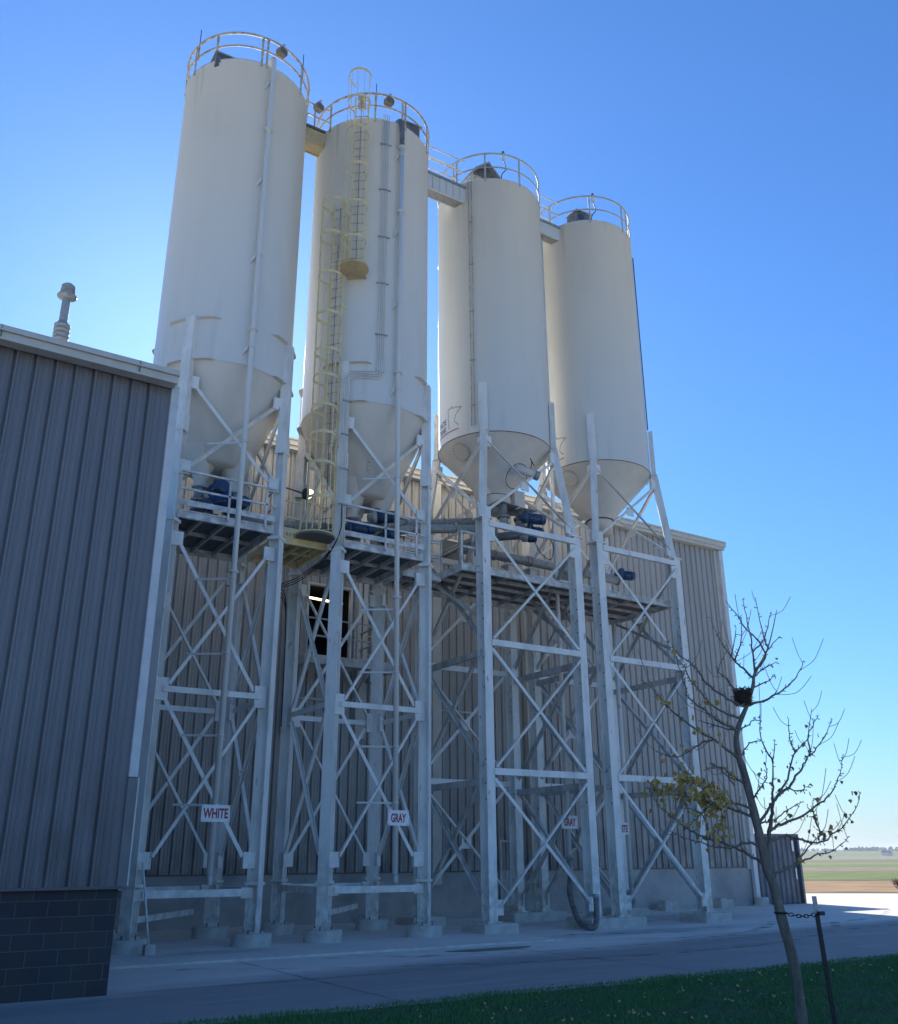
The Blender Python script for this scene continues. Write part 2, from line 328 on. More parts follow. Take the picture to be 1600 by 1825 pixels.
# ---------------------------------------------------------------- lawn
def lawn_edge(x): return 11.60+.05*math.sin(x*1.7)+.04*math.sin(x*4.1)
mb = MB(); xs = [-30+i*.5 for i in range(201)]
vs = []; fs = []
for i, x in enumerate(xs):
    vs += [(x, 2.5, -.0), (x, 5, .06), (x, lawn_edge(x)-.25, .055), (x, lawn_edge(x), .0)]
    if i:
        for j in range(3): fs.append((4*i-4+j, 4*i+j, 4*i+j+1, 4*i-3+j))
mb.add(vs, fs, True)
M['soil'] = mat('lawn_base', (.025, .065, .018), .95, noise=.5, scale=2.5, bump=.6, bscale=25)
mb.build('lawn', M['soil'], kind='structure')
def grass_mesh():
    rng = np.random.default_rng(3); N = 95000
    # only the stretch of lawn in front of the yard
    x = rng.uniform(1.5, 21, N*3); y = rng.uniform(6.0, 11.78, N*3)
    s = x*.539+y*.842; keep = (s > 8.8) & (y < 11.60+.05*np.sin(x*1.7)+.04*np.sin(x*4.1)+rng.normal(0, .03, N*3)); x = x[keep][:N]; y = y[keep][:N]; N = len(x)
    h = rng.uniform(.035, .085, N)*(.75+.5*np.sin(x*2.1+1)*np.sin(y*2.7)*.6); a = rng.uniform(0, 2*np.pi, N); wd = .006
    lx = rng.normal(0, .025, N); ly = rng.normal(0, .025, N)
    co = np.zeros((N, 3, 3)); z0 = .05
    co[:, 0] = np.stack([x-np.cos(a)*wd, y-np.sin(a)*wd, np.full(N, z0)], 1); co[:, 1] = np.stack([x+np.cos(a)*wd, y+np.sin(a)*wd, np.full(N, z0)], 1)
    co[:, 2] = np.stack([x+lx, y+ly, z0+h], 1)
    me = bpy.data.meshes.new('grass'); me.vertices.add(3*N); me.vertices.foreach_set('co', co.reshape(-1))
    me.loops.add(3*N); me.loops.foreach_set('vertex_index', np.arange(3*N, dtype=np.int32))
    me.polygons.add(N); me.polygons.foreach_set('loop_start', np.arange(0, 3*N, 3, dtype=np.int32)); me.polygons.foreach_set('loop_total', np.full(N, 3, dtype=np.int32))
    me.update(calc_edges=True)
    return me
M['grass'] = mat('grass_blade', (.045, .21, .045), .6, col2=(.09, .22, .05), scale=.9)
o = bpy.data.objects.new('grass', grass_mesh()); o.data.materials.append(M['grass']); sc.collection.objects.link(o); o['kind'] = 'stuff'
o['label'] = 'short dark green lawn grass in the foreground'; o['category'] = 'grass'
mb = MB()
def fan_leaf(mb, c, s, rot):
    pts = [Vector((0, -.9, 0))]+[Vector((math.cos(R(t))*(1 if i % 2 else .9), math.sin(R(t))*.9, .12*math.sin(i*2.1))) for i, t in enumerate((20, 50, 80, 100, 130, 160))]
    mb.add([Vector(c)+rot@(p*s) for p in pts], [(0, 1, 2, 3), (0, 3, 4), (0, 4, 5, 6)])
from mathutils import Euler
for i in range(300):
    x = rnd.uniform(3.5, 18); y = rnd.uniform(8.3, 11.6)
    if x*.539+y*.842 < 9.2: continue
    fan_leaf(mb, (x, y, .085+rnd.uniform(0, .02)), rnd.uniform(.014, .03), Euler((rnd.uniform(-.9, .9), rnd.uniform(-.9, .9), rnd.uniform(0, 6.3))).to_matrix())
mb.build('fallen_leaves', M['fallen'], kind='stuff', label='scattered yellow leaves lying on the dark lawn', category='leaves')

M['bounce'] = mat('bounce_light_ground', (.70, .63, .53), .95, noise=.25, scale=1.5)  # unseen sunlit ground behind the camera, added to bounce warm light forward
mb = MB(); mb.box(-60, 110, -70, 2.6, -.03, .012); mb.build('added_bounce_ground', M['bounce'], kind='structure')

M['crack'] = mat('dark_joint_filler', (.10, .10, .10), .9)
def strip(name, pts, w, z, m):
    mb = MB(); vs = []; n = len(pts)
    for i, (x, y) in enumerate(pts):
        a_ = pts[max(i-1, 0)]; b_ = pts[min(i+1, n-1)]; dx, dy = b_[0]-a_[0], b_[1]-a_[1]; l_ = math.hypot(dx, dy)
        ww = w*(.6+.8*rnd.random()) if m == 'crack' else w
        vs += [(x-dy/l_*ww/2, y+dx/l_*ww/2, z), (x+dy/l_*ww/2, y-dx/l_*ww/2, z)]
    mb.add(vs, [(2*i, 2*i+1, 2*i+3, 2*i+2) for i in range(n-1)]); mb.build(name, M[m], kind='structure')
def wob(p, q, n, a): return [(p[0]+(q[0]-p[0])*i/n+rnd.gauss(0, a), p[1]+(q[1]-p[1])*i/n+rnd.gauss(0, a)) for i in range(n+1)]
strip('pavement_joint', wob((6.9, 18.15), (6.9, 12.0), 16, .012), .022, .003, 'crack')
strip('pavement_joint', wob((12.6, 18.1), (12.6, 12.0), 16, .012), .022, .003, 'crack')
strip('pavement_joint', wob((18.4, 20.0), (18.4, 12.0), 18, .012), .022, .003, 'crack')
strip('pavement_joint', wob((24.2, 24.0), (24.2, 12.0), 18, .012), .022, .003, 'crack')
strip('pavement_joint', wob((3.9, 14.9), (30, 14.9), 40, .012), .022, .0034, 'crack')
strip('pavement_crack', wob((9.0, 18.0), (15.0, 12.1), 26, .07), .014, .0042, 'crack')
M['tyre'] = mat('tyre_mark', (.13, .125, .12), .9, noise=.5, scale=3)
def fade(m):
    n = m.node_tree.nodes; l = m.node_tree.links; b = n['Principled BSDF']; tc = n.new('ShaderNodeTexCoord'); t = n.new('ShaderNodeTexNoise'); t.inputs['Scale'].default_value = 2.5; t.inputs['Detail'].default_value = 6
    l.new(tc.outputs['Object'], t.inputs['Vector']); mr = n.new('ShaderNodeMapRange'); mr.inputs['From Min'].default_value = .45; mr.inputs['From Max'].default_value = .75; mr.inputs['To Max'].default_value = .55; l.new(t.outputs['Fac'], mr.inputs['Value']); l.new(mr.outputs[0], b.inputs['Alpha'])
fade(M['tyre'])
for k, (cx_, cy_, r_) in enumerate(((14.5, 30.2, 15.6), (14.5, 30.2, 13.9), (22.0, 34.0, 17.5), (22.0, 34.0, 15.9))):
    pts = [(cx_+r_*math.cos(R(t_)), cy_+r_*math.sin(R(t_))) for t_ in range(-125, -45, 4)]
    strip('tyre_track_ground', [p for p in pts if p[1] < 18.0 or p[0] > 15.2], .24, .0055+.0004*k, 'tyre')
# ---------------------------------------------------------------- buildings
PITCH = .3048
def siding(mb, x0, x1, z0, z1, Y):     # ribbed metal panel facing -Y
    prof = [(0, 0)]
    k = math.ceil((x0+.04)/PITCH)
    prof = [(x0, 0)]
    x = k*PITCH
    while x < x1-.05:
        for dx, dy in ((-.062, 0), (-.058, -.042), (-.030, -.042), (-.026, .0), (-.014, .045), (.014, .045), (.03, 0)):
            if x0 < x+dx < x1: prof.append((x+dx, dy))
        for mx in (.11, .2):
            for dx, dy in ((-.02, 0), (-.008, .013), (.008, .013), (.02, 0)):
                if x0 < x+mx+dx < x1: prof.append((x+mx+dx, dy))
        x += PITCH
    prof.append((x1, 0))
    n = len(prof)
    vs = [(px, Y-py, z0) for px, py in prof]+[(px, Y-py, z1) for px, py in prof]
    mb.add(vs, [(i, i+1, n+i+1, n+i) for i in range(n-1)])
def screws(mb, x0, x1, zs, Y, r=.012):
    x = math.ceil(x0/PITCH)*PITCH
    while x < x1:
        for z in zs: mb.box(x-r, x+r, Y-.04, Y-.03, z-r, z+r)
        x += PITCH
def brick_mat(name, c1, c2, mort, ms=.012):
    m = bpy.data.materials.new(name); m.use_nodes = True; n = m.node_tree.nodes; l = m.node_tree.links; b = n['Principled BSDF']; b.inputs['Roughness'].default_value = .9
    tc = n.new('ShaderNodeTexCoord'); sp = n.new('ShaderNodeSeparateXYZ'); cb = n.new('ShaderNodeCombineXYZ'); l.new(tc.outputs['Object'], sp.inputs[0]); l.new(sp.outputs[0], cb.inputs[0]); l.new(sp.outputs[2], cb.inputs[1])
    t = n.new('ShaderNodeTexBrick'); t.inputs['Scale'].default_value = 1; t.inputs['Brick Width'].default_value = .42; t.inputs['Row Height'].default_value = .208; t.inputs['Mortar Size'].default_value = ms; t.inputs['Mortar Smooth'].default_value = .3
    t.inputs['Color1'].default_value = (*c1, 1); t.inputs['Color2'].default_value = (*c2, 1); t.inputs['Mortar'].default_value = (*mort, 1); l.new(cb.outputs[0], t.inputs['Vector'])
    nz = n.new('ShaderNodeTexNoise'); nz.inputs['Scale'].default_value = 1.6; nz.inputs['Detail'].default_value = 8; l.new(tc.outputs['Object'], nz.inputs['Vector'])
    mx = n.new('ShaderNodeMix'); mx.data_type = 'RGBA'; mx.blend_type = 'MULTIPLY'; mx.inputs[0].default_value = .5; l.new(t.outputs['Color'], mx.inputs[6]); l.new(nz.outputs['Color'], mx.inputs[7]); l.new(mx.outputs[2], b.inputs['Base Color'])
    bp = n.new('ShaderNodeBump'); bp.inputs['Strength'].default_value = .5; bp.inputs['Distance'].default_value = .01; bp.invert = True
    l.new(t.outputs['Fac'], bp.inputs['Height']); l.new(bp.outputs[0], b.inputs['Normal'])
    return m
M['block'] = brick_mat('dark_block', (.080, .076, .080), (.060, .060, .066), (.16, .15, .14), .007)

# --- left building
YL = 14.8
lb = thing('metal_building', (-6, YL, 0), 'low grey ribbed metal building, siding darkened for shade, with a dark block base filling the left edge', 'building')
mb = MB(); siding(mb, -14, 3.70, 1.42, 9.59, YL); mb.box(-14, 3.72, YL+.06, 26.1, 1.42, 9.59); mb.build('wall', M['siding_shaded'], lb)
mb = MB(); screws(mb, -14, 3.6, (1.62, 3.4, 5.2, 7.0, 8.8), YL, .009); mb.build('screw_row', M['boltdark'], lb)
mb = MB(); mb.box(-14, 3.75, YL+.03, 26.0, -.1, 1.40); mb.build('block_base', M['block'], lb)
mb = MB(); mb.box(-14, 3.80, YL-.05, YL+.03, 1.385, 1.425); mb.build('base_flashing', M['trimd'], lb)
mb = MB()
mb.box(-14, 3.73, YL-.36, YL-.02, 9.60, 9.70)      # gutter face, upper
mb.box(-14, 3.71, YL-.33, YL-.10, 9.46, 9.597)
mb.box(-14, 3.73, YL-.375, YL-.362, 9.595, 9.62)
mb.build('eave_gutter', M['trim'], lb)
mb = MB(); mb.box(-14, 3.72, YL-.065, YL-.022, 9.55, 9.62); mb.build('eave_trim', M['trimw'], lb)
mb = MB(); mb.box(3.70, 3.83, YL-.07, YL+.12, 2.95, 9.54); mb.build('corner_trim', M['trimw'], lb)
mb = MB(); mb.box(3.70, 3.84, YL-.06, YL+.12, 1.43, 2.94); mb.build('corner_trim', M['siding_shaded'], lb)
MB().box(3.842, 3.862, YL-.065, YL+.1, 1.43, 2.94).build('corner_trim', M['trimw'], lb)
mb = MB(); mb.poly([(-14, YL-.34, 9.71), (-14, 26, 10.0), (-14, 26, 9.8), (-14, YL-.2, 9.61)], (17.72, 0, 0)); mb.build('roof', M['trim'], lb)
for x in (0.9, 3.05):
    mb = MB(); mb.box(x, x+.012, YL-.367, YL-.02, 9.5, 9.70); mb.build('gutter_joint', M['trimd'], lb)

v = thing('roof_vent', (1.95, 16.0, 10.0), 'louvred round exhaust stack standing on the left roof', 'vent')
V = (1.95, 16)
MB().lathe(V, [(.11, 9.7), (.11, 10.52), (.09, 10.53)], 28).build('stack_base', M['cast'], v)
MB().lathe(V, [(.074, 10.9), (.072, 11.50)], 28).build('stack_pipe', M['cast'], v)
mb = MB(); pr = []
for i in range(4): pr += [(.105, 10.50+i*.095), (.138, 10.515+i*.095), (.138, 10.555+i*.095), (.105, 10.585+i*.095)]
mb.lathe(V, pr+[(.07, 10.93)], 28); mb.build('louvre_band', M['cast'], v)
pr = [(.07, 11.40), (.168, 11.435), (.172, 11.455), (.12, 11.48)]
for i in range(3): pr += [(.10, 11.49+i*.065), (.132-.006*i, 11.50+i*.065), (.132-.006*i, 11.53+i*.065), (.10, 11.545+i*.065)]
MB().lathe(V, pr+[(.08, 11.70), (0, 11.715)], 28).build('vent_cap', M['cast'], v)

# --- main building
YW = 26.2; XR = 30.62; ZT = 14.40
hb = thing('metal_building', (17, YW, 0), 'tall taupe ribbed metal hall standing behind the silos', 'building')
OPN = (11.50, 12.95, 7.40, 9.90)     # opening with the balcony
mb = MB()
siding(mb, 3.0, OPN[0], 1.38, ZT, YW); siding(mb, OPN[1], XR-.12, 1.38, ZT, YW)
siding(mb, OPN[0], OPN[1], 1.38, OPN[2], YW); siding(mb, OPN[0], OPN[1], OPN[3], ZT, YW)
mb.box(XR-.03, XR, YW+.03, 60, 0.0, ZT); mb.box(3, 3.1, YW+.03, 60, 0, ZT)
mb.box(3.1, XR-.03, 59.9, 60, 0, ZT)
mb.build('wall', M['siding'], hb)
mb = MB(); screws(mb, 3.9, 30.4, (1.6, 4.2, 6.8, 9.4, 12.0, 14.2), YW, .011); mb.build('screw_row', M['boltdark'], hb)
mb = MB(); mb.box(3.0, 18.55, YW-.02, YW+.3, -.1, 1.35); mb.box(19.62, XR-.05, YW-.02, YW+.3, -.1, 1.35); mb.build('concrete_base', M['wain'], hb)
mb = MB(); mb.box(3.0, 18.5, YW-.05, YW+.01, 1.345, 1.385); mb.box(19.66, XR, YW-.05, YW+.01, 1.345, 1.385); mb.build('base_flashing', M['trimd'], hb)
mb = MB(); mb.box(3, XR+.22, YW-.34, YW-.02, 14.37, 14.57); mb.box(3, XR+.18, YW-.28, YW-.02, 14.24, 14.367); mb.box(3, XR+.22, YW-.39, YW-.345, 14.54, 14.6); mb.build('eave_gutter', M['trim'], hb)
mb = MB(); mb.box(XR-.30, XR+.02, YW-.07, YW+.2, 1.3, 14.235); mb.build('corner_trim', M['trim'], hb)
mb = MB(); mb.poly([(3, YW-.33, 14.59), (3, 60, 16.3), (3, 60, 16.0), (3, YW-.1, 14.40)], (XR-3+.2, 0, 0)); mb.build('roof', M['trim'], hb)
for x in (10.95, 13.3, 16.1, 19.95, 23.9):
    f = MB().box(x-.17, x+.17, YW-.26, YW-.035, 1.0 if x > 15 else 5.2, 14.35).build('downspout', M['trim'] if x > 12 else M['trimw'], hb)
mb = MB(); mb.box(XR-.14, XR+.08, YW-.22, YW-.075, .28, 14.2); mb.build('downspout', M['trimw'], hb)
mb = MB(); mb.lathe((XR+.0, YW-.3), [(0, .30), (.24, .30), (.27, .24), (.27, .02)], 20); mb.lathe((XR+.0, YW-.3), [(.33, .0), (.33, .06), (.2, .06)], 20); mb.build('splash_boot', M['conc'], hb)
# opening in the upper wall: frame, dark room, lit tube
x0, x1, z0, z1 = OPN
fr = MB(); fr.box(x0-.07, x0, YW-.06, YW+.1, z0, z1+.07); fr.box(x1, x1+.07, YW-.06, YW+.1, z0, z1+.07); fr.box(x0, x1, YW-.06, YW+.1, z1, z1+.07)
do = fr.build('door', M['trimw'], hb)
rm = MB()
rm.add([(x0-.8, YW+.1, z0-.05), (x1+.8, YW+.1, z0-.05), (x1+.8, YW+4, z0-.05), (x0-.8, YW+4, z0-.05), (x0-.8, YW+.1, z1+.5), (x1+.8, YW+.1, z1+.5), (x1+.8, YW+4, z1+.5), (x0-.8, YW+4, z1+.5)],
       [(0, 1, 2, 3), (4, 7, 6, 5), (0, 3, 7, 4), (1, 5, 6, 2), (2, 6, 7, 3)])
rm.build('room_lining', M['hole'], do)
lt = MB(); lt.tube([(11.9, YW+1.3, 9.86), (13.3, YW+1.3, 9.80)], .035, 10); lt.build('ceiling_light_tube', M['tube'], do)
# door at ground level
mb = MB(); mb.box(18.62, 18.68, YW-.06, YW+.1, 0, 2.3); mb.box(19.50, 19.56, YW-.06, YW+.1, 0, 2.3); mb.box(18.68, 19.50, YW-.06, YW+.1, 2.24, 2.3)
d2 = mb.build('door', M['grimy_shaded'], hb)
mb = MB(); mb.box(18.68, 19.50, YW+.01, YW+.05, .02, 2.24); mb.build('door_leaf', M['wain'], d2)
mb = MB(); mb.box(19.36, 19.44, YW-.04, YW+.01, .98, 1.06); mb.box(18.86, 18.95, YW-.002, YW+.012, 1.1, 1.9); mb.build('handle', M['galv'], d2)
# framed wall ports for the conveyors
for x0, x1, z0, z1 in ((16.25, 17.1, 11.5, 12.25), (14.2, 14.9, 12.15, 12.75), (21.3, 22.6, 11.0, 11.9)):
    mb = MB(); t = .06
    mb.box(x0-t, x0, YW-.08, YW-.03, z0-t, z1+t); mb.box(x1, x1+t, YW-.08, YW-.03, z0-t, z1+t); mb.box(x0, x1, YW-.08, YW-.03, z1, z1+t); mb.box(x0, x1, YW-.08, YW-.03, z0-t, z0)
    p = mb.build('window', M['trimw'], hb)
    MB().box(x0, x1, YW-.05, YW-.035, z0, z1).build('pane', M['dark'], p)
# horizontal cable tray on the wall
mb = MB(); mb.box(11.2, 18.4, YW-.10, YW-.05, 6.28, 6.34); mb.build('cable_tray', M['grimy_shaded'], hb)
# wall mounted balcony
bl = thing('wall_balcony', (11.9, 25.4, 7.2), 'grimy steel balcony with guard rails under the lit doorway of the hall', 'balcony')
mb = MB(); mb.box(10.85, 13.8, 24.75, YW-.08, 7.28, 7.34); mb.build('deck', M['grimy_shaded'], bl)
mb = MB(); mb.box(10.80, 13.85, 24.68, 24.75, 7.10, 7.36); mb.box(13.8, 13.86, 24.75, YW-.08, 7.10, 7.36); mb.box(10.8, 10.85, 24.75, YW-.08, 7.1, 7.36); mb.build('edge_beam', M['grimy_shaded'], bl)
for x in (10.85, 11.6, 12.4, 13.2): MB().box(x-.025, x+.025, 24.69, 24.74, 7.36, 8.45).build('rail_post', M['galv'], bl)
for z in (7.9, 8.42): MB().box(10.85, 13.2, 24.70, 24.735, z, z+.045).build('guard_rail', M['galv'], bl)
for z in (7.9, 8.42): MB().box(13.205, 13.24, 24.75, YW-.08, z, z+.045).build('guard_rail', M['galv'], bl)
mb = MB(); mb.box(13.05, 13.3, 24.9, 25.2, 6.75, 7.09); mb.build('junction_box', M['galv'], bl)
for x in (11.0, 13.0): MB().bar((x, YW-.06, 6.2), (x, 24.8, 7.1), .07).build('bracket', M['grimy_shaded'], bl)
mb = MB()
for i in range(14): mb.box(13.30, 13.70, 25.95, 25.98, 7.5+i*.3, 7.53+i*.3)
for x in (13.28, 13.70): mb.box(x-.02, x+.02, 25.94, 25.99, 7.34, 11.8)
mb.build('wall_ladder', M['grimy_shaded'], bl)

# --- container beyond the hall
ct = thing('shipping_container', (32.0, 26.0, 0), 'grey corrugated shipping container beyond the right end of the hall', 'container')
mb = MB(); pr = []; x = 30.72; x1 = 33.36; i = 0
while x < x1:
    pr += [(x, 0), (x+.10, 0), (x+.15, .06), (x+.25, .06), (x+.30, 0)]; x += .30
pr = [(min(a, x1), b) for a, b in pr]; n = len(pr)
mb.add([(a, 26.15+b, -.05) for a, b in pr]+[(a, 26.15+b, 2.5) for a, b in pr], [(i, i+1, n+i+1, n+i) for i in range(n-1)])
mb.box(30.72, 33.34, 26.3, 29.2, -.05, 2.5); mb.build('side_wall', M['cont'], ct)
mb = MB(); mb.box(30.70, 33.42, 26.06, 26.2, -.16, .0); mb.box(30.70, 33.42, 26.06, 29.2, 2.48, 2.6); mb.box(33.34, 33.44, 26.05, 26.2, -.16, 2.6); mb.build('frame', M['cont'], ct)
MB().box(32.95, 33.05, 26.04, 26.055, 1.95, 2.35).build('label_plate', M['sign'], ct); MB().box(33.0, 33.06, 26.04, 26.055, .9, 1.3).build('label_plate', M['sign'], ct)
mb = MB()
for i in range(9): mb.box(31.0+i*.26, 31.12+i*.26, 26.03, 26.055, -.13+.01*(i % 3), -.03)
mb.build('fork_pocket_row', M['black'], ct)

# --- distant things
def clump_mesh(seed, n, r0, sq=1.0):
    rr = random.Random(seed); mb = MB()
    for i in range(n):
        a_ = rr.uniform(0, 6.28); b_ = rr.uniform(0, 1); rr_ = r0*(rr.uniform(.2, 1))**.5
        c = Vector((math.cos(a_)*rr_, math.sin(a_)*rr_, r0*sq*(.25+b_*1.0)*(1-.4*rr_/r0)))
        ax = Vector((rr.gauss(0, 1), rr.gauss(0, 1), rr.gauss(0, 1))).normalized(); u = ax.orthogonal().normalized(); v_ = ax.cross(u); s_ = r0*rr.uniform(.14, .28)
        mb.add([c+u*s_, c+v_*s_, c-u*s_*.8, c-v_*s_], [(0, 1, 2, 3)])
    return mb
M['far'] = mat('far_foliage', (.06, .075, .045), .95)
M['farbare'] = mat('bare_shrub', (.13, .085, .06), .95)
def dirv(px_az, d): return (d*math.sin(R(px_az)), d*math.cos(R(px_az)))
mbw = MB()
rr = random.Random(5)
for i in range(170):
    az = rr.uniform(44, 66); d = rr.uniform(1500, 2100); s_ = rr.uniform(4.5, 9)
    if rr.random() < .25: az = rr.choice((55.5, 57.2, 58.8, 60.4))+rr.gauss(0, .35); s_ *= 1.15
    X, Y = dirv(az, d); c = clump_mesh(i, 34, s_, .75)
    mbw.add([(vx+X, vy+Y, vz+roll(X, Y)-1) for vx, vy, vz in c.v], c.f)
mbw.build('distant_woods', M['far'], kind='stuff', label='line of hazy trees along the far horizon', category='woods')
mbw = MB()
for i in range(110):
    az = rr.uniform(56.5, 66); d = rr.uniform(60, 78); X, Y = dirv(az, d); s_ = rr.uniform(.2, .5)
    for k in range(14):
        a_ = rr.uniform(0, 6.28); q = rr.uniform(.2, .8)*s_
        mbw.bar((X, Y, -.1), (X+q*math.cos(a_), Y+q*math.sin(a_), s_*rr.uniform(.6, 1.1)-.1), .012)
mbw.build('dry_brush', M['farbare'], kind='stuff', label='bare brown brush growing in the dry grass beyond the yard', category='brush')
for i, (az, d, s_, lab) in enumerate(((57.3, 760, 4.2, 'largest rounded tree in the far green fields'), (59.6, 820, 2.6, 'small pointed evergreen standing alone in the far fields'))):
    X, Y = dirv(az, d); t = thing('field_tree', (X, Y, roll(X, Y)), lab, 'tree')
    c = clump_mesh(100+i, 260, s_, .9 if i == 0 else 1.5); mb = MB(); mb.add([(vx*(1 if i == 0 else .5)+X, vy+Y, vz+roll(X, Y)+.5) for vx, vy, vz in c.v], c.f); mb.build('crown', M['far'], t)
    MB().tube([(X, Y, roll(X, Y)-.5), (X, Y, roll(X, Y)+s_)], .25, 6).build('trunk', M['bark'], t)
X, Y = dirv(56.4, 900); z = roll(X, Y)
t = thing('farmhouse', (X, Y, z), 'tiny pale farmhouse among the trees on the far fields', 'house')
MB().box(X-3.2, X+3.2, Y-3, Y+3, z-.5, z+2.4).build('wall', M['white'], t)
MB().poly([(X-3.4, Y-3.4, z+2.4), (X-3.4, Y, z+4.0), (X-3.4, Y+3.4, z+2.4)], (6.8, 0, 0)).build('roof', M['cont'], t)
# ---------------------------------------------------------------- silos on steel towers
def ring_rail(silo, c, r, z0, zt, zm, mt, posts, name='guardrail', kick=False):
    mb = MB()
    n = 72
    for z, rr_ in ((zt, .034), (zm, .027)):
        pts = [(c[0]+r*math.cos(2*math.pi*i/n), c[1]+r*math.sin(2*math.pi*i/n), z) for i in range(n+1)]
        mb.tube(pts, rr_, 8, False)
    g = mb.build(name, mt, silo)
    for a_ in posts:
        x, y = c[0]+r*math.cos(R(a_)), c[1]+r*math.sin(R(a_))
        p = MB(); d = Vector((-math.sin(R(a_)), math.cos(R(a_)), 0))
        p.bar((x, y, z0-.12), (x, y, zt), .06, .03, d); p.build('post', mt, g)
def bolt_circle(silo, centre, normal, r, n=16, plate=True, m='cone'):
    c = Vector(centre); nn = Vector(normal).normalized(); u = nn.orthogonal().normalized(); v = nn.cross(u)
    mb = MB()
    if plate: mb.tube([c-nn*.02, c+nn*.018], r, 36)
    o = mb.build('manway_cover', M[m], silo)
    b = MB()
    for i in range(n):
        p = c+(u*math.cos(2*math.pi*i/n)+v*math.sin(2*math.pi*i/n))*(r-.03)
        b.tube([p+nn*.014, p+nn*.035], .012, 6)
    b.tube([c+(u*math.cos(2*math.pi*i/40)+v*math.sin(2*math.pi*i/40))*(r+.004)+nn*.004 for i in range(41)], .004, 5, False)
    b.build('bolt_ring', M['boltdark'], o)
    return o
def xbrace(parent, A, B, z0, z1, w=.085, inward=0, m='steel', nrm=None, plate=False, gap=.0):
    A = Vector((*A, 0)); B = Vector((*B, 0)); d = (B-A).normalized(); nn = Vector(nrm)
    A = A+d*.10; B = B-d*.10
    z = Vector((0, 0, 1))
    MB().angle(A+z*z0-nn*.0, B+z*z1-nn*.0, w, nn, .014).build('brace', M[m], parent)
    MB().angle(B+z*z0+nn*.03, A+z*z1+nn*.03, w, -nn, .014).build('brace', M[m], parent)
    if plate:
        c = (A+B)/2+z*((z0+z1)/2)
        MB().bar(c-z*.16, c+z*.16, .015, .34, nn).build('gusset_plate', M[m], parent)
def gusset(mb, A, B, z0, z1, w=.30, nn=(0, -1, 0)):     # plate at leg A reaching towards leg B
    A = Vector((*A, 0)); B = Vector((*B, 0)); d = (B-A).normalized(); nn = Vector(nn)
    p = [A+d*.04+Vector((0, 0, z0)), A+d*w+Vector((0, 0, z0)), A+d*w+Vector((0, 0, z1)), A+d*.04+Vector((0, 0, z1))]
    mb.poly([q+nn*.05 for q in p], -nn*.10)

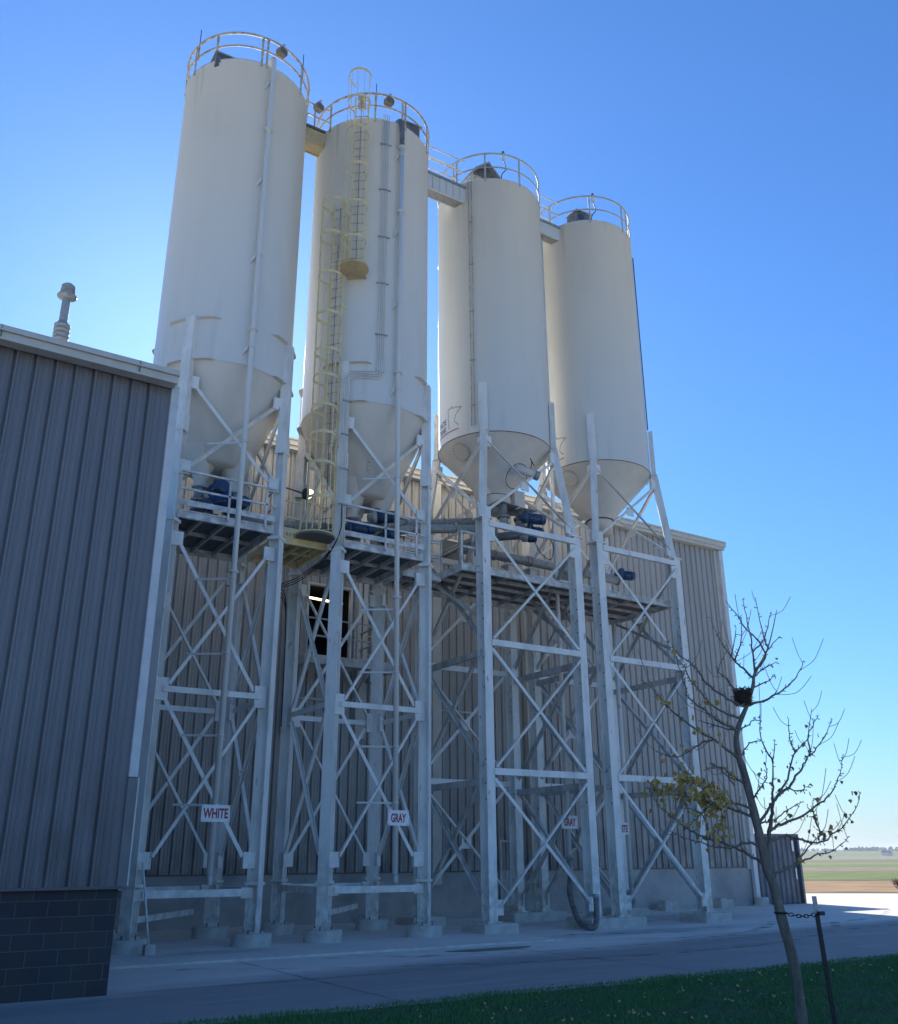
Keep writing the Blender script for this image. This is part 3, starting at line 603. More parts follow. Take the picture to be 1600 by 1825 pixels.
def silo_old(cx_, cy_, r, label, pipe_shift):
    s = thing('storage_silo', (cx_, cy_, 0), label, 'silo', 'four white steel storage silos')
    c = (cx_, cy_); zb, zt = 13.48, 23.3
    MB().lathe(c, [(r, zb), (r, zt-.06), (r+.02, zt-.055), (r+.02, zt), (r-.02, zt+.01)], 128).build('shell', M['silo'], s)
    MB().lathe(c, [(r-.02, zt+.01), (.6, zt+.32), (0, zt+.34)], 64).build('roof', M['silo2'], s)
    MB().lathe(c, [(r, zb), (.80, 11.25), (.72, 11.15), (0, 11.15)], 96).build('hopper_cone', M['cone'], s)
    MB().lathe(c, [(r+.004, zb-.02), (r+.012, zb), (r+.004, zb+.02)], 96).build('seam_bead', M['cone'], s)
    for z in (15.95, 18.4, 20.85): MB().lathe(c, [(r-.001, z-.007), (r+.004, z), (r-.001, z+.007)], 96).build('weld_seam', M['silo'], s)
    for q, (dx, dy) in enumerate(((-.42, -.30), (.42, -.34), (0.0, .45))):
        MB().lathe((c[0]+dx, c[1]+dy), [(.50, 11.62), (.15, 10.72), (.14, 10.62), (.2, 10.61), (.2, 10.56), (.13, 10.55)], 32).build('outlet_spout', M['cone'], s)
    # stiffener rings beside the legs
    for z in (14.68, zb+.0):
        for la in (-135, -45, 45, 135):
            for sgn in (-1, 1):
                a0, a1 = la+sgn*4.5, la+sgn*(23 if z > 14 else 21)
                mb = MB(); lo, hi = min(a0, a1), max(a0, a1)
                tip = hi if sgn > 0 else lo
                pts = 10; vs = []
                for i in range(pts+1):
                    aa = lo+(hi-lo)*i/pts; k = abs(aa-tip)/(hi-lo); ro = r+.02+.10*min(1, k*5)
                    for rr_, zz in ((r-.01, z-.012), (ro, z-.012), (ro, z+.012), (r-.01, z+.012)):
                        vs.append((c[0]+rr_*math.cos(R(aa)), c[1]+rr_*math.sin(R(aa)), zz))
                fs = [(4*i+j, 4*i+(j+1) % 4, 4*i+4+(j+1) % 4, 4*i+4+j) for i in range(pts) for j in range(4)]+[(0, 1, 2, 3), (4*pts, 4*pts+3, 4*pts+2, 4*pts+1)]
                mb.add(vs, fs); mb.build('stiffener', M['silo'], s)
    h = 1.32; L = {}
    for kx, sx in (('L', -1), ('R', 1)):
        for ky, sy in (('F', -1), ('B', 1)):
            L[ky+kx] = (cx_+sx*h, cy_+sy*h)
    for k, (lx, ly) in L.items():
        dd = Vector((lx-cx_, ly-cy_, 0)).normalized()
        mb = MB()
        mb.hsec((lx, ly, .30), (lx, ly, 9.2), .27, .27, dd, .022)
        mb.hsec((lx, ly, 9.215), (lx, ly, 14.68), .25, .22, dd, .022)
        tt = Vector((-dd.y, dd.x, 0))
        # boxed upper leg: cover plates on the two sides from the seam up
        for sg in (-1, 1):
            mb.bar(Vector((lx, ly, 11.95))+tt*sg*.118, Vector((lx, ly, 14.66))+tt*sg*.118, .014, .17, tt)
        mb.bar((lx, ly, 9.17), (lx, ly, 9.245), .34, .34, dd)
        mb.bar((lx, ly, 1.24), (lx, ly, 1.30), .33, .33, dd)
        mb.bar((lx, ly, .285), (lx, ly, .31), .36, .36, dd)
        # splice sleeve
        for sg in (-1, 1): mb.bar(Vector((lx, ly, 11.5))+dd*sg*.125, Vector((lx, ly, 11.95))+dd*sg*.125, .02, .28, dd)
        for sg in (-1, 1): mb.bar(Vector((lx, ly, 11.5))+tt*sg*.135, Vector((lx, ly, 11.95))+tt*sg*.135, .02, .25, tt)
        o = mb.build('leg', M['steel'], s)
        for kk, (ox, oy) in L.items():
            if (ox == lx) != (oy == ly):
                nn = (0, -1 if ly < cy_ else 1, 0) if oy == ly else ((-1 if lx < cx_ else 1), 0, 0)
                for z0, z1 in ((12.72, 13.05), (10.42, 10.78), (8.62, 8.96), (5.05, 5.55), (1.58, 1.92), (.98, 1.20)):
                    g = MB(); gusset(g, (lx, ly), (ox, oy), z0, z1, .32, nn); g.build('gusset_plate', M['steel'], o)
    for A, B, nn in (('FL', 'FR', (0, -1, 0)), ('BL', 'BR', (0, 1, 0)), ('FL', 'BL', (-1, 0, 0)), ('FR', 'BR', (1, 0, 0))):
        for z0, z1, w in ((1.85, 5.12, .085), (5.45, 8.70, .085), (10.70, 12.80, .085)):
            A_, B_ = Vector((*L[A], 0)), Vector((*L[B], 0)); d = (B_-A_).normalized()*.2
            xbrace(s, (A_+d).to_2d(), (B_-d).to_2d(), z0, z1, w, nrm=nn)
        a_, b_ = L[A], L[B]; d = Vector((b_[0]-a_[0], b_[1]-a_[1], 0)).normalized()*.2; zz = Vector((0, 0, 1))
        nv = Vector(nn)
        for z, hh in ((5.30, .13), (1.10, .15)):
            p0 = Vector((*a_, z))+d+nv*.06; p1 = Vector((*b_, z))-d+nv*.06
            MB().bar(p0, p1, hh, .06, zz).build('cross_beam', M['steel'], s)
        if A == 'FL' and B == 'BL' or A == 'BL':
            pass
    # low tie between left legs near ground
    MB().bar((L['FL'][0]+.15, L['FL'][1]+.12, .62), (L['BR'][0]-.5, L['BR'][1]-.1, .62), .12, .05, (0, 0, 1)).build('low_tie', M['steel'], s)
    # pads
    for k, (lx, ly) in L.items():
        p = thing('concrete_footing', (lx, ly, 0), '', 'footing', 'concrete footings under the silo legs')
        rr_ = .43
        MB().lathe((lx, ly), [(rr_, -.02), (rr_, .265), (rr_-.015, .28), (0, .28)], 40).build('pier', M['conc'], p)
        mb = MB()
        for sx in (-.14, .14):
            for sy in (-.14, .14): mb.tube([(lx+sx, ly+sy, .28), (lx+sx, ly+sy, .36)], .014, 6)
        mb.build('anchor_bolts', M['boltdark'], p)
        PADS.append((p, k, label))
    return s, L
PADS = []
S1, L1 = silo_old(6.82, 22.0, 1.81, 'leftmost white silo with tan roof rails and a fill pipe down its front', 0)
S2, L2 = silo_old(11.14, 22.0, 1.83, 'tall white silo carrying the two yellow caged ladders and four conduits', .1)
ring_rail(S1, (6.82, 22.0), 1.82, 23.3, 24.27, 23.79, M['rail_tan'], (-166, -139.5, -97.8, -93.1, -51.5, -8, 35, 80, 125, 165))
ring_rail(S2, (11.14, 22.0), 1.84, 23.3, 24.27, 23.79, M['rail_tan'], (-163.7, -115.3, -87.3, -83.9, -45, -4, 40, 85, 130))
bolt_circle(S1, (6.90, 22.0-1.03, 11.78+.12), (0, -.905, -.425), .32)
bolt_circle(S2, (11.06, 22.0-1.03, 11.78+.12), (0, -.905, -.425), .32)
# names of the footings by silo and corner
ORD = {'FL': 'front left', 'FR': 'front right', 'BL': 'rear left', 'BR': 'rear right'}

def silo_new(cx_, cy_, r, label, x0, x1, y0, y1):
    s = thing('storage_silo', (cx_, cy_, 0), label, 'silo', 'four white steel storage silos')
    c = (cx_, cy_); zb, zt = 14.05, 23.6
    MB().lathe(c, [(r, zb), (r, zt-.03), (r+.012, zt-.028), (r+.012, zt), (r-.02, zt+.01)], 128).build('shell', M['silo2'], s)
    MB().lathe(c, [(r-.02, zt+.01), (.6, zt+.32), (0, zt+.34)], 64).build('roof', M['silo2'], s)
    MB().lathe(c, [(r, zb), (.44, 12.55), (.44, 12.50), (.38, 12.05), (0, 12.05)], 96).build('hopper_cone', M['cone'], s)
    MB().lathe(c, [(r+.002, zb-.014), (r+.010, zb), (r+.002, zb+.014)], 96).build('seam_bead', M['boltdark'], s)
    MB().lathe(c, [(.44, 12.53), (.485, 12.53), (.485, 12.50), (.44, 12.50)], 40).build('cone_flange', M['boltdark'], s)
    for z in (16.45, 18.85, 21.25): MB().lathe(c, [(r-.001, z-.006), (r+.003, z), (r-.001, z+.006)], 96).build('weld_seam', M['silo2'], s)
    q = r/math.sqrt(2)
    L = {'FL': (x0, y0), 'FR': (x1, y0), 'BL': (x0, y1), 'BR': (x1, y1)}
    U = {'FL': (cx_-q-.07, cy_-q-.07), 'FR': (cx_+q+.07, cy_-q-.07), 'BL': (cx_-q-.07, cy_+q+.07), 'BR': (cx_+q+.07, cy_+q+.07)}
    LO = {}
    for k, (lx, ly) in L.items():
        ux, uy = U[k]; dd = Vector((ux-cx_, uy-cy_, 0)).normalized()
        mb = MB()
        mb.hsec((lx, ly, .27), (lx, ly, 10.98), .26, .36, (0, 1, 0), .022)
        mb.bar((lx, ly, 10.98), (lx, ly, 11.03), .42, .42, (0, 1, 0))
        mb.bar((lx, ly, .25), (lx, ly, .28), .42, .46, (1, 0, 0))
        mb.bar((lx, ly, 11.03), (ux, uy, 14.05), .23, .20, dd)
        mb.bar((ux, uy, 14.05), (ux, uy, 15.68), .15, .26, dd)
        mb.bar((ux, uy, 14.02), (ux, uy, 14.06), .17, .30, dd)
        o = LO[k] = mb.build('leg', M['steel'], s)
        b = MB()
        for z in (8.0, 8.35, 8.7, 9.0, 9.3, 6.9, 6.5, 6.1, 4.2, 3.6, 3.2):
            b.tube([(lx-.145, ly-.13, z), (lx-.12, ly-.13, z)], .02, 6)
        b.build('bolt_row', M['boltdark'], o)
    for A, B, nn in (('FL', 'FR', (0, -1, 0)), ('BL', 'BR', (0, 1, 0)), ('FL', 'BL', (-1, 0, 0)), ('FR', 'BR', (1, 0, 0))):
        nv = Vector(nn); front = A == 'FL' and B == 'FR'
        a_, b_ = Vector((*L[A], 0)), Vector((*L[B], 0)); d = (b_-a_).normalized()
        off_ = nv*(.175 if nn[1] else .0)
        # main X levels
        for z0, z1 in ((.62, 3.75), (4.05, 7.2), (7.5, 10.62)):
            p = (a_+off_+d*.05).to_2d(); p2 = (b_+off_-d*.05).to_2d()
            xbrace(s, p, p2, z0, z1, .085 if front else .095, nrm=nn, plate=not front, m='steel' if nn[1] else 'grimy_shaded')  # side-face braces take the darker steel: their shade is in the colour
        for z, hh in ((10.82, .17), (7.34, .17), (3.9, .17)):
            if nn[0] and z > 10: continue
            zz = z-(.25 if nn[0] else 0)
            MB().bar(a_+off_+d*.10+Vector((0, 0, zz)), b_+off_-d*.10+Vector((0, 0, zz)), hh, .11, (0, 0, 1)).build('cross_beam', M['steel' if nn[1] else 'grimy_shaded'], s)  # side-face beams are darkened for shade the same way
        # upper X between the raking legs
        ua, ub = Vector((*U[A], 0)), Vector((*U[B], 0))
        lo = 11.22; hi = 13.72
        f = lambda k, z: Vector((*L[k], 0)).lerp(Vector((*U[k], 0)), (z-11.03)/3.02)+Vector((0, 0, z))
        for P, Q, sg in ((A, B, -1), (B, A, 1)):
            p0 = f(P, lo)+nv*sg*.02; p1 = f(Q, hi)+nv*sg*.02; dd = (p1-p0).normalized()*.1
            MB().angle(p0+dd, p1-dd, .085, nv, .014).build('brace', M['steel'], s)
        c_ = (f(A, 12.42)+f(B, 12.42))/2
        MB().bar(c_-Vector((0, 0, .15)), c_+Vector((0, 0, .15)), .02, .3, nv).build('gusset_plate', M['steel'], s)
        for P, Q in ((A, B), (B, A)):
            for z0, z1 in ((13.5, 13.85), (11.12, 11.42)):
                pa, pb = f(P, (z0+z1)/2), f(Q, (z0+z1)/2); g = MB(); gusset(g, pa.to_2d(), pb.to_2d(), z0, z1, .26, nn); g.build('gusset_plate', M['steel'], LO[P])
            for z0, z1 in ((.42, .78), (10.3, 10.72)): g = MB(); gusset(g, (Vector((*L[P], 0))+off_).to_2d(), (Vector((*L[Q], 0))+off_).to_2d(), z0, z1, .30, [v*.3 for v in nn]); g.build('gusset_plate', M['steel'], LO[P])
    return s, L
S3, L3 = silo_new(16.15, 22.49, 1.83, 'white silo with two thin dark cables down its left side and a gabled roof hood', 14.45, 17.85, 20.8, 24.2)
S4, L4 = silo_new(20.46, 22.40, 1.83, 'shortest looking white silo at the right end of the row', 18.77, 22.12, 20.8, 24.2)
for S_, c, ps in ((S3, (16.15, 22.49), (-166.8, -162, -128.6, -89.2, -43, 0, 45, 90, 135)), (S4, (20.46, 22.4), (-170, -121.4, -76.1, -66, -30, 10, 50, 90, 135))):
    ring_rail(S_, c, 1.83, 23.6, 24.66, 24.08, M['rail_grey'], ps)
# manways on the cones facing left and front
def cone_pt(c, r, z, a_, r1=1.83, z1=14.05, r0=.44, z0=12.55):
    return (c[0]+r*math.cos(R(a_)), c[1]+r*math.sin(R(a_)), z)
for S_, c in ((S3, (16.15, 22.49)), (S4, (20.46, 22.4))):
    a_ = -168; sl = (14.05-12.55)/(1.83-.44); n_ = Vector((math.cos(R(a_))*sl, math.sin(R(a_))*sl, -1)).normalized()
    rr_ = 1.52; p = Vector((c[0]+rr_*math.cos(R(a_)), c[1]+rr_*math.sin(R(a_)), 14.05-(1.83-rr_)*sl))
    o = bolt_circle(S_, p+n_*.05, n_, .30, 16, True)
    MB().tube([p-n_*.05, p+n_*.045], .27, 30).build('neck', M['cone'], o)
# square footings
def square_pad(x0, x1, y0, y1, lab):
    p = thing('concrete_footing', ((x0+x1)/2, (y0+y1)/2, 0), lab, 'footing', 'concrete footings under the silo legs')
    mb = MB(); b = .02
    mb.add([(x0, y0, -.02), (x1, y0, -.02), (x1, y1, -.02), (x0, y1, -.02), (x0, y0, .23), (x1, y0, .23), (x1, y1, .23), (x0, y1, .23), (x0+b, y0+b, .25), (x1-b, y0+b, .25), (x1-b, y1-b, .25), (x0+b, y1-b, .25)],
           [(0, 1, 5, 4), (1, 2, 6, 5), (2, 3, 7, 6), (3, 0, 4, 7), (4, 5, 9, 8), (5, 6, 10, 9), (6, 7, 11, 10), (7, 4, 8, 11), (8, 9, 10, 11)])
    mb.build('pad', M['conc'], p)
square_pad(13.95, 14.98, 20.3, 21.35, 'square concrete footing under the front left leg of the third silo')
square_pad(17.35, 19.3, 20.3, 21.35, 'long concrete footing shared by front legs of the third and fourth silos')
square_pad(21.6, 22.65, 20.3, 21.35, 'square concrete footing under the front right leg of the last silo')
square_pad(13.95, 14.98, 23.7, 24.7, 'square concrete footing behind the second silo tower under a rear leg')
square_pad(17.35, 19.3, 23.7, 24.75, 'long concrete footing shared by rear legs of the third and fourth silos')
square_pad(21.6, 22.65, 23.7, 24.7, 'square concrete footing under the rear right leg of the last silo')
for p, k, lab in PADS:
    p['label'] = 'round concrete footing under the %s leg of the %s silo' % (ORD[k], 'first' if 'leftmost' in lab else 'second')

# ---------------------------------------------------------------- fill pipes and their signs
def fill_pipe(x, y, xb, yb, ztop, zbot, r_silo_c, label, couplings, brackets, sr, top_hook=True):
    t = thing('fill_pipe', (x, y, 0), label, 'pipe', 'fill pipes running down the silos')
    zk = 13.9
    pts = [(x, y, ztop), (x, y, zk), (xb, yb, zbot)]
    mb = MB()
    if top_hook:
        a_ = [(x, y+.45, ztop-.12), (x, y+.36, ztop+.16), (x, y+.2, ztop+.27), (x, y+.06, ztop+.18)]
        pts = a_+pts
    mb.tube(pts, .066, 16); mb.build('pipe_run', M['silo'], t)
    at = lambda z: (x, y) if z > zk else (x+(xb-x)*(zk-z)/(zk-zbot), y+(yb-y)*(zk-z)/(zk-zbot))
    for z in couplings:
        px_, py_ = at(z); MB().lathe((px_, py_), [(.066, z-.03), (.115, z-.025), (.115, z+.025), (.066, z+.03)], 20).build('coupling', M['silo'], t)
    for z in brackets:
        px_, py_ = at(z); b = MB(); b.lathe((px_, py_), [(.069, z-.015), (.082, z-.015), (.082, z+.015), (.069, z+.015)], 16)
        if z > zk: b.poly([(px_-.02, py_+.04, z+.02), (px_-.02, sr[1]-sr[2]+.02, z+.02), (px_-.16, sr[1]-sr[2]+.02, z-.2), (px_-.12, py_+.05, z-.06)], (.012, 0, 0)); b.bar((px_-.10, py_+.02, z-.02), (px_-.2, sr[1]-sr[2]+.03, z-.18), .09, .012, (0, 0, 1))
        else:
            b.bar((px_, py_+.05, z), (px_-.72, sr[1]-1.36, z+.02), .045, .02, (0, 0, 1)); b.bar((px_, py_+.05, z), (px_+.30, sr[1]-1.36, z-.02), .045, .02, (0, 0, 1))
        b.build('pipe_bracket', M['silo'], t)
    MB().lathe((xb, yb), [(.075, zbot-.06), (.08, zbot+.0), (.08, zbot+.10), (.07, zbot+.12)], 16).build('end_cap', M['galv'], t)
    return t
fill_pipe(6.89, 20.03, 6.88, 20.03, 23.35, 1.34, None, 'white fill pipe running down the front of the leftmost silo to the white sign', (20.9, 14.45, 8.0), (22.6, 19.2, 16.7, 13.95, 11.3, 7.85, 6.1, 4.3, 2.85), (6.82, 22.0, 1.81), True)
f2 = fill_pipe(11.15, 20.03, 11.28, 20.03, 22.35, 1.30, None, 'white fill pipe down the front of the silo with the ladders', (22.3, 19.9, 14.45, 8.0), (22.0, 19.2, 16.7, 13.95, 11.3, 7.7, 6.1, 4.3, 3.0), (11.14, 22.0, 1.83), False)
MB().tube(smooth_path([(11.15, 20.03, 22.35), (11.15, 20.03, 22.95), (11.14, 20.1, 23.35), (11.14, 20.3, 23.5), (11.14, 20.6, 23.5)]), .075, 14).build('rubber_elbow', M['bluehood'], f2)
t = thing('fill_pipe', (18.10, 22.0, 0), 'grey fill pipe between the third and fourth silos with a hose on its end', 'pipe', 'fill pipes running down the silos')
MB().tube([(18.10, 22.0, 23.4), (18.10, 22.0, 1.75)], .065, 14).build('pipe_run', M['steel'], t)
for z in (14.2, 8.0): MB().lathe((18.1, 22.0), [(.066, z-.03), (.11, z-.025), (.11, z+.025), (.066, z+.03)], 16).build('coupling', M['steel'], t)
MB().lathe((18.1, 22.0), [(.07, 1.82), (.14, 1.80), (.14, 1.74), (.09, 1.72), (.10, 1.60), (.085, 1.58), (.1, 1.5), (.08, 1.3)], 16).build('hose_coupling', M['cast'], t)
hz = thing('unloading_hose', (18.0, 21.3, 0), 'thick dark hose looping from the pipe to the ground beside a white leg', 'hose')
MB().tube(smooth_path([(18.1, 22.0, 1.35), (17.95, 21.85, 1.15), (17.40, 21.2, .80), (17.13, 20.6, .24), (17.03, 20.15, .10), (17.10, 19.95, .09), (17.24, 20.0, .18), (17.30, 20.03, .45), (17.32, 20.05, .80)]), .075, 14).build('hose_tube', M['bluehood'], hz)
MB().disc((17.32, 20.05, .82), (0, 0, 1), .085, .1).build('end_cap', M['galv'], hz)
t = thing('fill_pipe', (21.3, 23.0, 0), 'white pipe with the half hidden sign behind the fourth silo tower', 'pipe', 'fill pipes running down the silos')
PX4, PY4 = 21.32, 23.0
t.location = (PX4, PY4, 0); OFF[t.name] = Vector((PX4, PY4, 0))
MB().tube([(PX4, PY4, 9.2), (PX4, PY4, .45)], .075, 14).build('pipe_run', M['steel'], t)
MB().lathe((PX4, PY4), [(.075, .62), (.13, .60), (.13, .50), (.09, .48), (.09, .3)], 16).build('end_cap', M['cast'], t)

def sign(loc, txt, lab, w=.50, h=.27, ry=0):
    s = thing('sign', loc, lab, 'sign', None)
    x, y, z = loc
    MB().box(x-w/2, x+w/2, y-.006, y+.006, z-h/2, z+h/2).build('sign_plate', M['sign'], s)
    vs, fs = text_mesh(txt, h*.60, w*(.88 if len(txt) > 4 else .72), .034)
    MB().add([(x+a_, y-.009, z+b_) for a_, b_, _ in vs], fs).build('lettering', M['red'], s)
    mb = MB()
    for sx in (-1, 1):
        for sz in (-1, 1): mb.disc((x+sx*(w/2-.03), y-.008, z+sz*(h/2-.03)), (0, 1, 0), .010, .008, 8)
    mb.build('screws', M['boltdark'], s)
sign((6.88, 19.945, 2.68), 'WHITE', 'white sign reading WHITE in red letters on the leftmost fill pipe', .62, .34)
sign((11.30, 19.945, 2.66), 'GRAY', 'faded white sign reading GRAY on the fill pipe of the second silo', .56, .34)
sign((18.08, 21.90, 2.72), 'GRAY', 'bright white sign reading GRAY in red above the dark hose', .60, .36)
sign((PX4-.34, PY4-.09, 2.60), 'WHITE', 'white sign whose last red letters show beside a leg of the fourth tower', .60, .36)

# ---------------------------------------------------------------- caged ladders
def ladder(cx_, cy_, r, ang, z0, z1, zc0, zc1, hoops, label, rungs=.305, side_exit=False):
    d = Vector((math.cos(R(ang)), math.sin(R(ang)), 0)); tt = Vector((-d.y, d.x, 0))
    base = Vector((cx_, cy_, 0))+d*(r+.19)
    t = thing('caged_ladder', (base.x, base.y, z0), label, 'ladder', 'yellow caged ladders on the second silo')
    for sg in (-1, 1): MB().bar(base+tt*sg*.205+Vector((0, 0, z0)), base+tt*sg*.205+Vector((0, 0, z1)), .06, .03, d).build('side_rail', M['yellow'], t)
    z = z0+.2
    while z < z1-.05:
        MB().tube([base+tt*-.2+Vector((0, 0, z)), base+tt*.2+Vector((0, 0, z))], .014, 6).build('rung', M['rail_tan'], t); z += rungs
    R_ = .34
    def hoop_pts(n=20):
        out = [base+tt*.205]
        for i in range(n+1):
            a_ = math.pi/2-math.pi*i/n
            out.append(base+d*(.36+R_*1.05*math.cos(a_))+tt*(R_*math.sin(a_)))
        out.append(base-tt*.205); return out
    hp = hoop_pts()
    for z in hoops:
        vs = []; h_ = .08
        for p in hp:
            q = p-(base+d*.3); q = q.normalized()*.014 if q.length else q
            vs += [p+Vector((0, 0, z-h_/2)), p+q+Vector((0, 0, z-h_/2)), p+q+Vector((0, 0, z+h_/2)), p+Vector((0, 0, z+h_/2))]
        n = len(hp); MB().add(vs, [(4*i+j, 4*i+(j+1) % 4, 4*i+4+(j+1) % 4, 4*i+4+j) for i in range(n-1) for j in range(4)]).build('cage_hoop', M['yellow'], t)
    for i in (3, 7, 11, 15, 19):
        p = hp[i]; MB().bar(p+Vector((0, 0, zc0)), p+Vector((0, 0, zc1)), .036, .012, d).build('cage_strap', M['yellow'], t)
    return t, base, d, tt
lz = [20.35, 18.95, 17.6, 16.35, 15.15, 14.45, 13.6, 12.9, 12.15, 11.3]
T1_, b1, d1, t1 = ladder(11.14, 22.0, 1.83, -143.5, 9.55, 20.1, 9.55, 19.75, [19.72, 18.55, 17.2, 15.9, 14.75, 13.95, 13.05, 12.25, 11.4, 10.45], 'lower yellow caged ladder rising from the catwalk up the left side of the second silo')
T2_, b2, d2_, t2 = ladder(11.14, 22.0, 1.83, -127.5, 17.5, 23.95, 17.5, 24.38, [24.38, 23.35, 22.2, 20.85, 19.5, 18.3], 'upper yellow caged ladder reaching the rail at the top of the second silo')
for T_, b_, d_, zz in ((T1_, b1, d1, (11.9, 14.2, 16.5, 18.8)), (T2_, b2, d2_, (18.2, 20.4, 22.6))):
    tt = Vector((-d_.y, d_.x, 0)); mb = MB()
    for z in zz:
        for sg in (-1, 1):
            p = b_+tt*sg*.205+Vector((0, 0, z)); mb.bar(p, p-d_*.22, .05, .012, (0, 0, 1))
    mb.build('standoff', M['yellow'], T_)
MB().tube([b1+t1*.12+d1*.15+Vector((0, 0, 18.0)), b1+t1*.12+d1*.15+Vector((0, 0, 19.7))], .035, 8).build('extension_post', M['galv'], T1_)
MB().tube([b1+t1*0+d1*.04+Vector((0, 0, 9.7)), b1+d1*.04+Vector((0, 0, 18.5))], .008, 5).build('safety_cable', M['boltdark'], T1_)
MB().tube([b2+d2_*.04+Vector((0, 0, 18.0)), b2+d2_*.04+Vector((0, 0, 24.0))], .008, 5).build('safety_cable', M['boltdark'], T2_)
mb = MB(); c_ = b2+d2_*.28; mb.tube([c_+Vector((0, 0, 17.42)), c_+Vector((0, 0, 17.48))], .42, 30); mb.bar(b2-d2_*.22-t2*.0+Vector((0, 0, 17.44)), b2+Vector((0, 0, 17.44)), .05, .55, (0, 0, 1)); mb.build('landing_floor', M['bridge_tan'], T2_)
mb = MB()
for sg in (-1, 1):
    p = b1+t1*sg*.205; mb.bar(p+Vector((0, 0, 20.0)), p+Vector((0, 0, 20.15)), .05, .015, d1)
mb.bar(b1+t1*-.2+Vector((0, 0, 17.9)), b2+t2*.0-t2*.2+Vector((0, 0, 17.72)), .05, .02, (0, 0, 1)); mb.build('tie_bar', M['yellow'], T1_)

# yellow gate box on top rail
t = thing('warning_box', (9.95, 20.6, 24.0), 'small grey box with a yellow label on the rail beside the ladder top', 'box')
MB().box(9.93, 10.13, 20.56, 20.70, 23.72, 24.27).build('housing', M['galv'], t)
M['yl'] = mat('safety_yellow', (.75, .55, .03), .5)
MB().box(9.955, 10.105, 20.553, 20.558, 23.95, 24.12).build('warning_label', M['yl'], t)

# conduits
t = thing('conduit_run', (10.7, 20.2, 0), 'four parallel white conduits down the second silo, bending left to the tower leg', 'conduit')
def sp(ang, z, ro=.05, c=(11.14, 22.0), r=1.83): return (c[0]+(r+ro)*math.cos(R(ang)), c[1]+(r+ro)*math.sin(R(ang)), z)
for i in range(4):
    o_ = i*1.75; zz = 14.48-.10*i+0.0
    pts = [sp(-107+o_, 23.45), sp(-107+o_, 15.0)]
    bend = [sp(-107+o_, 14.95-.0), sp(-107.4+o_*.9, 14.60-.05*i), sp(-109.5+o_*.8, 14.42-.07*i)]
    flat = [sp(a_, 14.40-.07*i, .06) for a_ in (-112, -117, -122, -127)]
    down = [sp(-132+i*1.2, 14.36-.07*i, .10), (9.74+.05*i, 20.50-.012*i, 14.1), (9.73+.05*i, 20.47, 13.5), (9.73+.05*i, 20.47, 9.3)]
    MB().tube(smooth_path(pts[:1]+pts[1:]+bend+flat+down, 4), .016, 8).build('conduit', M['silo'], t)
mb = MB()
for z in (22.3, 20.6, 18.9, 17.3, 15.6): mb.tube([sp(-110, z, .055), sp(-104, z, .075), sp(-99, z, .055)], .022, 6)
for z in (13.4, 12.4, 11.4, 10.4): mb.box(9.68, 9.94, 20.43, 20.47, z-.02, z+.02)
mb.build('strap_row', M['cast'], t)

# cables on silo 3 and 4
t = thing('cable_run', (14.6, 21.4, 0), 'pair of thin dark cables down the left side of the third silo', 'cable')
for a_ in (-147.2, -144.0):
    pts = [sp(a_, z, .03, (16.15, 22.49)) for z in (23.7, 22, 20, 18, 16, 14.3)]
    MB().tube(pts, .014, 6).build('cable', M['rail_tan'], t)
mb = MB()
for z in (21.9, 20.2, 18.4, 16.6, 15.0): mb.tube([sp(-148, z, .03, (16.15, 22.49)), sp(-143, z, .03, (16.15, 22.49))], .022, 6)
mb.build('clip_row', M['galv'], t)
t = thing('cable_run', (21.9, 21.3, 0), 'dark cable down the right edge of the last silo', 'cable')
MB().tube([sp(-52+.0, z, .04, (20.46, 22.40)) for z in (22.8, 20, 18, 15.7)], .02, 6).build('cable', M['boltdark'], t)

# printed maker's mark on silos 3 and 4
def wrap(mb, pts, c, r, a0, z0, fs=None, sc_=1.0):
    out = [(c[0]+r*math.cos(R(a0)+u/r), c[1]+r*math.sin(R(a0)+u/r), z0+v_) for u, v_ in pts]
    mb.add(out, fs)
MN = [(.02, .92), (.30, .92), (.30, .98), (.34, .98), (.36, .90), (.50, .86), (.62, .88), (.86, .80), (1.0, .80), (.72, .60), (.58, .48), (.56, .34), (.52, .28), (.56, .16), (.78, 0), (.08, 0), (.07, .34), (.0, .44), (.05, .56), (.02, .74)]
def logo(S_, c, r, a0, z0):
    s_ = .72
    mb = MB(); n = len(MN)
    for i in range(n):
        (x_, y_), (x2, y2) = MN[i], MN[(i+1) % n]
        dx, dy = x2-x_, y2-y_; l_ = math.hypot(dx, dy); nx, ny = -dy/l_*.014, dx/l_*.014
        q = [((x_+nx)*s_*.85, (y_+ny)*s_), ((x_-nx)*s_*.85, (y_-ny)*s_), ((x2-nx)*s_*.85, (y2-ny)*s_), ((x2+nx)*s_*.85, (y2+ny)*s_)]
        wrap(mb, q, c, r+.004, a0, z0, [(0, 1, 2, 3)])
    mb.build('maker_emblem', M['ink'], S_)
    for j, (tx, hh, ww, du, dz) in enumerate((('BELGRADE', .20, 1.05, -.62, .28), ('STEEL TANK', .20, 1.05, -.62, .02))):
        vs, fs = text_mesh(tx, hh, ww, .012)
        mb = MB(); wrap(mb, [(a_+du, b_+dz) for a_, b_, _ in vs], c, r+.004, a0, z0, fs); mb.build('lettering', M['ink'], S_)
    mb = MB()
    for k in range(30): wrap(mb, [(-1.15+k*.055, -.17), (-1.11+k*.055, -.17), (-1.11+k*.055, -.12), (-1.15+k*.055, -.12)], c, r+.004, a0, z0, [(0, 1, 2, 3)])
    mb.build('small_print', M['inkred'], S_)
logo(S3, (16.15, 22.49), 1.83, -178.0, 14.50)
logo(S4, (20.46, 22.40), 1.83, -183.0, 14.50)
